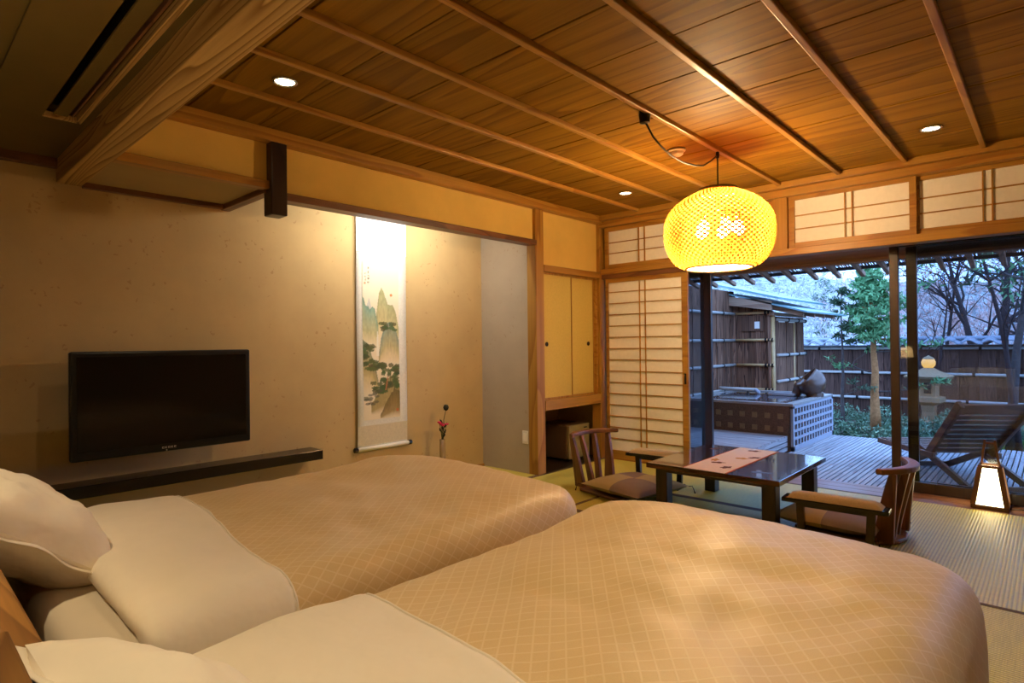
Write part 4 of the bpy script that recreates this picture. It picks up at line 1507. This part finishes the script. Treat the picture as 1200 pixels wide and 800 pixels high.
def leaf_cloud(m, c, rad, n, size, rs, flat=1.0):
    """scatter small bent leaf blades within an ellipsoid"""
    for _ in range(n):
        while True:
            p = Vector((rs.uniform(-1, 1), rs.uniform(-1, 1), rs.uniform(-1, 1)))
            if p.length < 1:
                break
        p = Vector((p.x * rad[0], p.y * rad[1], p.z * rad[2])) + Vector(c)
        d = Vector((rs.gauss(0, 1), rs.gauss(0, 1), rs.gauss(0, flat) + .25)).normalized()
        s_ = d.cross(Vector((rs.gauss(0, 1), rs.gauss(0, 1), rs.gauss(0, 1)))).normalized()
        L_ = size * rs.uniform(.6, 1.3)
        b = len(m.v)
        m.v += [tuple(p - s_ * L_ * .20), tuple(p + s_ * L_ * .20), tuple(p + d * L_ + s_ * L_ * .07), tuple(p + d * L_ - s_ * L_ * .07)]
        m.f.append((b, b + 1, b + 2, b + 3))


def limb(m, p, d, ln, r, depth, rs, tips, spread=.6, kids=3, gravity=0.0, n=6):
    pts = [Vector(p)]
    rad = [r]
    dd = Vector(d).normalized()
    K = 5
    for i in range(K):
        dd = (dd + Vector((rs.gauss(0, .16), rs.gauss(0, .16), rs.gauss(0, .12) + gravity))).normalized()
        pts.append(pts[-1] + dd * ln / K)
        rad.append(r * (1 - .75 * (i + 1) / K))
    m.tube(pts, rad, n, False)
    tips.append(pts[-1])
    if depth > 0:
        for _ in range(kids):
            i = rs.randint(2, K)
            nd = (dd + Vector((rs.gauss(0, spread), rs.gauss(0, spread), rs.gauss(.1, spread * .6)))).normalized()
            limb(m, pts[i], nd, ln * rs.uniform(.5, .75), max(rad[i] * .7, .003), depth - 1, rs, tips, spread, kids, gravity, max(3, n - 1))


def pine_tree(name, label, base, top, r, crown, nclump, size, seed, bark_m, leaf_m, group='garden trees', low=0, cz=.45, lean=(0, 0), per=90, dense=.34):
    rs = random.Random(seed)
    t = thing(name, label, 'tree', base, group)
    bx, by, bz = base
    h = top - bz
    tm = MB()
    pts, rad = [], []
    for i in range(9):
        q = i / 8
        pts.append((bx + lean[0] * q + rs.gauss(0, .011) * h * .3 * (i > 0), by + lean[1] * q + rs.gauss(0, .02) * h * .3, bz + h * .96 * q))
        rad.append(r * (1.25 - .25 * min(1, q * 6) - .85 * q))
    tm.tube(pts, [max(.006, x) for x in rad], 10)
    build('trunk', tm, bark_m, t, smooth=True)
    bm_, fm = MB(), MB()
    for k in range(nclump):
        q = cz + (1 - cz) * (k + rs.random()) / nclump
        i = min(7, int(q * 8))
        p0 = Vector(pts[i]).lerp(Vector(pts[i + 1]), q * 8 - i)
        a = k * 2.4 + rs.uniform(-.4, .4)
        reach = crown * (math.sin(PI * min(1, .18 + .82 * (q - cz) / (1 - cz)) ** .8) * .85 + .15) * rs.uniform(.55, 1.05)
        p1 = p0 + Vector((math.cos(a) * reach, math.sin(a) * reach, rs.uniform(-.05, .18) * reach))
        bm_.tube([p0, p0.lerp(p1, .5) + Vector((0, 0, .04)), p1], [r * .3, r * .2, .006], 5, False)
        for w in (1.0, .6):
            pc = p0.lerp(p1, w)
            leaf_cloud(fm, pc, (crown * dense, crown * dense, crown * dense * .42), per, size, rs)
    leaf_cloud(fm, pts[-1], (crown * .3, crown * .3, crown * .25), per, size, rs)
    build('branches', bm_, bark_m, t, smooth=True)
    for k in range(low):
        q = .25 + .13 * k
        i = int(q * 8)
        p0 = Vector(pts[i])
        a = (.2, 2.9, .0, 3.3)[k % 4]
        l_ = crown * 1.1
        tips = []
        lm_ = MB()
        limb(lm_, p0, (math.cos(a), math.sin(a), .12), l_, .018, 2, rs, tips, .5, 3)
        build('low_branch', lm_, 'grey_bark', t, smooth=True)
        for tp in tips[::3]:
            leaf_cloud(fm, tp, (.10, .10, .04), 16, size * .8, rs)
    f = build('foliage', fm, leaf_m, t)
    f['kind'] = 'stuff'
    return t


def bare_tree(name, label, base, d, ln, r, seed, mat, group='bare trees beyond the fence', depth=3, kids=4, spread=.55, leaf=None, nleaf=0, lsize=.1):
    rs = random.Random(seed)
    t = thing(name, label, 'tree', base, group)
    m0, m1 = MB(), MB()
    tips = []
    pts = [Vector(base)]
    rad = [r * 1.15]
    dd = Vector(d).normalized()
    for i in range(8):
        dd = (dd + Vector((rs.gauss(0, .05), rs.gauss(0, .05), rs.gauss(0, .03)))).normalized()
        pts.append(pts[-1] + dd * ln / 8)
        rad.append(r * (1 - .8 * (i + 1) / 8))
    m0.tube(pts, rad, 9)
    build('trunk', m0, mat, t, smooth=True)
    for k in range(kids * 3):
        i = rs.randint(3, 8)
        nd = (dd * .6 + Vector((rs.gauss(0, spread), rs.gauss(0, spread), rs.gauss(.2, .3)))).normalized()
        limb(m1, pts[i], nd, ln * rs.uniform(.22, .42), max(.005, rad[i] * .6), depth - 1, rs, tips, spread, kids, 0, 5)
    build('branches', m1, mat, t, smooth=True)
    if leaf:
        fm = MB()
        for tp in tips:
            leaf_cloud(fm, tp, (.16, .16, .06), nleaf, lsize, rs)
        f = build('foliage', fm, leaf, t)
        f['kind'] = 'stuff'
    return t


pine_tree('pine_tree', 'garden pine with orange-brown trunk and dense rounded green crown before the fence', (-2.14, 11.0, GZ), 2.40, .075, .46, 26, .085, 3, 'tree_bark', 'pine_green', low=3, cz=.56, lean=(-.05, 0), per=85)
pine_tree('young_pine', 'slender grey-stemmed pine left of the dense round pine', (-2.62, 11.0, GZ), 2.12, .032, .26, 9, .075, 5, 'grey_bark', 'dull_green', cz=.62, per=40, low=1)
pine_tree('cloud_pine', 'light green pine with stacked foliage pads standing beyond the fence', (-5.0, 19.0, GZ), 3.05, .07, .42, 10, .10, 8, 'grey_bark', 'far_green', group='trees beyond the fence', cz=.45, per=70, dense=.5)
bare_tree('bare_sapling', 'thin straight bare stem rising just behind the globe lamp', (-1.67, 12.62, GZ), (.0, 0, 1), 2.75, .028, 12, 'twig', depth=2, kids=2, spread=.4, group='bare stems behind the stone lantern')
bare_tree('bare_sapling', 'thin leaning bare stem just right of the globe lamp', (-1.60, 12.66, GZ), (.10, 0, 1), 2.55, .034, 14, 'twig', depth=2, kids=3, spread=.5, group='bare stems behind the stone lantern')
bare_tree('bare_tree', 'dark bare tree leaning left over the fence in the middle of the right pane', (-.90, 14.2, GZ), (-.22, 0, 1), 3.5, .085, 21, 'twig', depth=3, kids=4, spread=.7)
bare_tree('bare_tree', 'forked dark bare tree behind the fence left of the thick trunks', (-.62, 14.6, GZ), (-.02, 0, 1), 3.6, .12, 25, 'twig', depth=3, kids=4, spread=.8, leaf='dull_green', nleaf=7, lsize=.13)
bare_tree('garden_tree', 'thick dark trunk rising on the right inside the fence, with green tufts', (-.42, 9.9, GZ), (-.012, 0, 1), 3.6, .062, 31, 'grey_bark', group='trunks at the right of the garden', depth=2, kids=3, spread=.7, leaf='pine_green', nleaf=14, lsize=.09)
bare_tree('garden_tree', 'thinner mottled trunk beside the thick one at the right edge', (-.335, 9.7, GZ), (.0, 0, 1), 3.6, .038, 33, 'twig', group='trunks at the right of the garden', depth=2, kids=3, spread=.7, leaf='pine_green', nleaf=10, lsize=.08)

bare_tree('bare_tree', 'slim bare tree with many fine branches just right of the door stiles beyond the fence', (-1.75, 14.4, GZ), (.06, 0, 1), 3.3, .05, 51, 'twig', depth=3, kids=4, spread=.6)
bare_tree('bare_tree', 'bare tree at the far right edge beyond the fence', (-.05, 14.0, GZ), (-.08, 0, 1), 3.6, .08, 57, 'twig', depth=3, kids=4, spread=.8)

# frosted thicket and pinkish trees beyond the fence
for i, (x, y, h, mt, sd, lb) in enumerate((
        (-6.6, 17, 2.3, 'frost_twig', 41, 'pale frosted thicket beyond the fence beside the bath shelter roof'),
        (-5.3, 16.5, 2.0, 'frost_twig', 42, 'pale frosted thicket beyond the fence left of the young pine'),
        (-4.2, 16.5, 2.1, 'frost_twig', 43, 'pale frosted thicket beyond the fence behind the dense pine'),
        (-2.9, 19, 2.3, 'pink_twig', 44, 'pinkish bare thicket beyond the fence behind the door stiles'),
        (-2.0, 18, 2.5, 'pink_twig', 45, 'pinkish bare thicket beyond the fence behind the stone lantern'),
        (-.9, 19, 2.6, 'pink_twig', 46, 'pinkish bare thicket beyond the fence behind the leaning tree'))):
    rs = random.Random(sd)
    t = thing('thicket', lb, 'thicket', (x, y, GZ), 'thickets beyond the fence')
    m1 = MB()
    tips = []
    for k in range(9):
        limb(m1, (x + rs.uniform(-.5, .5), y + rs.uniform(-.4, .4), GZ), (rs.gauss(0, .3), rs.gauss(0, .3), 1), h * rs.uniform(.8, 1.1), .028, 3, rs, tips, .6, 3, 0, 5)
    build('branches', m1, mt, t, smooth=True)
    fm = MB()
    for tp in tips:
        leaf_cloud(fm, tp, (.14, .14, .10), 5, .075, rs)
    f = build('twigs', fm, mt, t)
    f['kind'] = 'stuff'

# low shrubs before the fence
spots = [(-2.95, 10.2, .33, .34), (-2.45, 9.8, .34, .30), (-1.95, 9.7, .34, .25), (-1.55, 9.9, .32, .28), (-2.75, 11.3, .4, .42), (-2.2, 11.8, .36, .34), (-1.30, 10.7, .36, .32), (-.95, 10.6, .36, .36), (-1.75, 11.0, .32, .30), (-.65, 11.3, .4, .38), (-1.1, 12.0, .4, .40)]
names = ['mound shrub at the far corner of the lattice-sided bath', 'mound shrub at the deck edge right of the bath', 'mound shrub at the foot of the dense pine trunk', 'mound shrub behind the foot of the lounger',
         'taller shrub behind the bath corner near the fence', 'shrub near the fence behind the pine trunk', 'shrub right of the door stile in front of the stone lantern', 'shrub beside the raised back of the lounger',
         'small shrub between the pine trunk and the stone lantern', 'shrub behind the lounger back near the fence', 'shrub against the fence right of the stone lantern']
for (x, y, r, h), nm in zip(spots, names):
    rs = random.Random(int(x * 100 + y * 10))
    t = thing('garden_shrub', 'low dark green ' + nm, 'shrub', (x, y, GZ), 'low shrubs in front of the fence')
    m = MB()
    for k in range(7):
        a = k * .9
        m.tube([(x, y, GZ), (x + r * .5 * math.cos(a), y + r * .5 * math.sin(a), GZ + h * .6)], [.008, .004], 4, False)
    build('stems', m, 'twig', t)
    fm = MB()
    for k in range(850):
        a, e = rs.uniform(0, 2 * PI), rs.uniform(0, 1) ** .6
        q = rs.uniform(.75, 1.02)
        th = math.acos(1 - e)
        p = (x + r * q * math.sin(th) * math.cos(a), y + r * q * math.sin(th) * math.sin(a), GZ + .02 + h * q * math.cos(th))
        leaf_cloud(fm, p, (.01, .01, .01), 1, .055, rs)
    f = build('foliage', fm, 'shrub_green', t)
    f['kind'] = 'stuff'

# lawn at the right
lm = MB()
rs = random.Random(77)
for _ in range(16000):
    x, y = rs.uniform(-1.3, 1.4), rs.uniform(8.62, 12.9)
    h = rs.uniform(.03, .075)
    a = rs.uniform(0, PI)
    dx, dy = .006 * math.cos(a), .006 * math.sin(a)
    b = len(lm.v)
    lm.v += [(x - dx, y - dy, GZ), (x + dx, y + dy, GZ), (x + rs.gauss(0, .02), y + rs.gauss(0, .02), GZ + h)]
    lm.f.append((b, b + 1, b + 2))
lw = build('grass', lm, 'lawn_green', None, at=Vector((0, 10.7, GZ)))
lw['kind'] = 'stuff'
lw['label'] = 'short green grass right of the shrubs beyond the deck'
lw['category'] = 'grass'

# hills far away
def hill(u, v):
    x = -150 + 260 * u
    y = 55 + 110 * v
    z = -2 + 17 * v + 5.0 * noise.noise(Vector((x * .018, y * .012, 1.5))) * v + 1.3 * noise.noise(Vector((x * .11, y * .11, 3))) * min(1, v * 3) + 1.1 * noise.noise(Vector((x * .35, y * .35, 7))) * min(1, v * 3)
    z += 4.0 * math.exp(-((x + 70) / 30) ** 2) * v
    return x, y, z


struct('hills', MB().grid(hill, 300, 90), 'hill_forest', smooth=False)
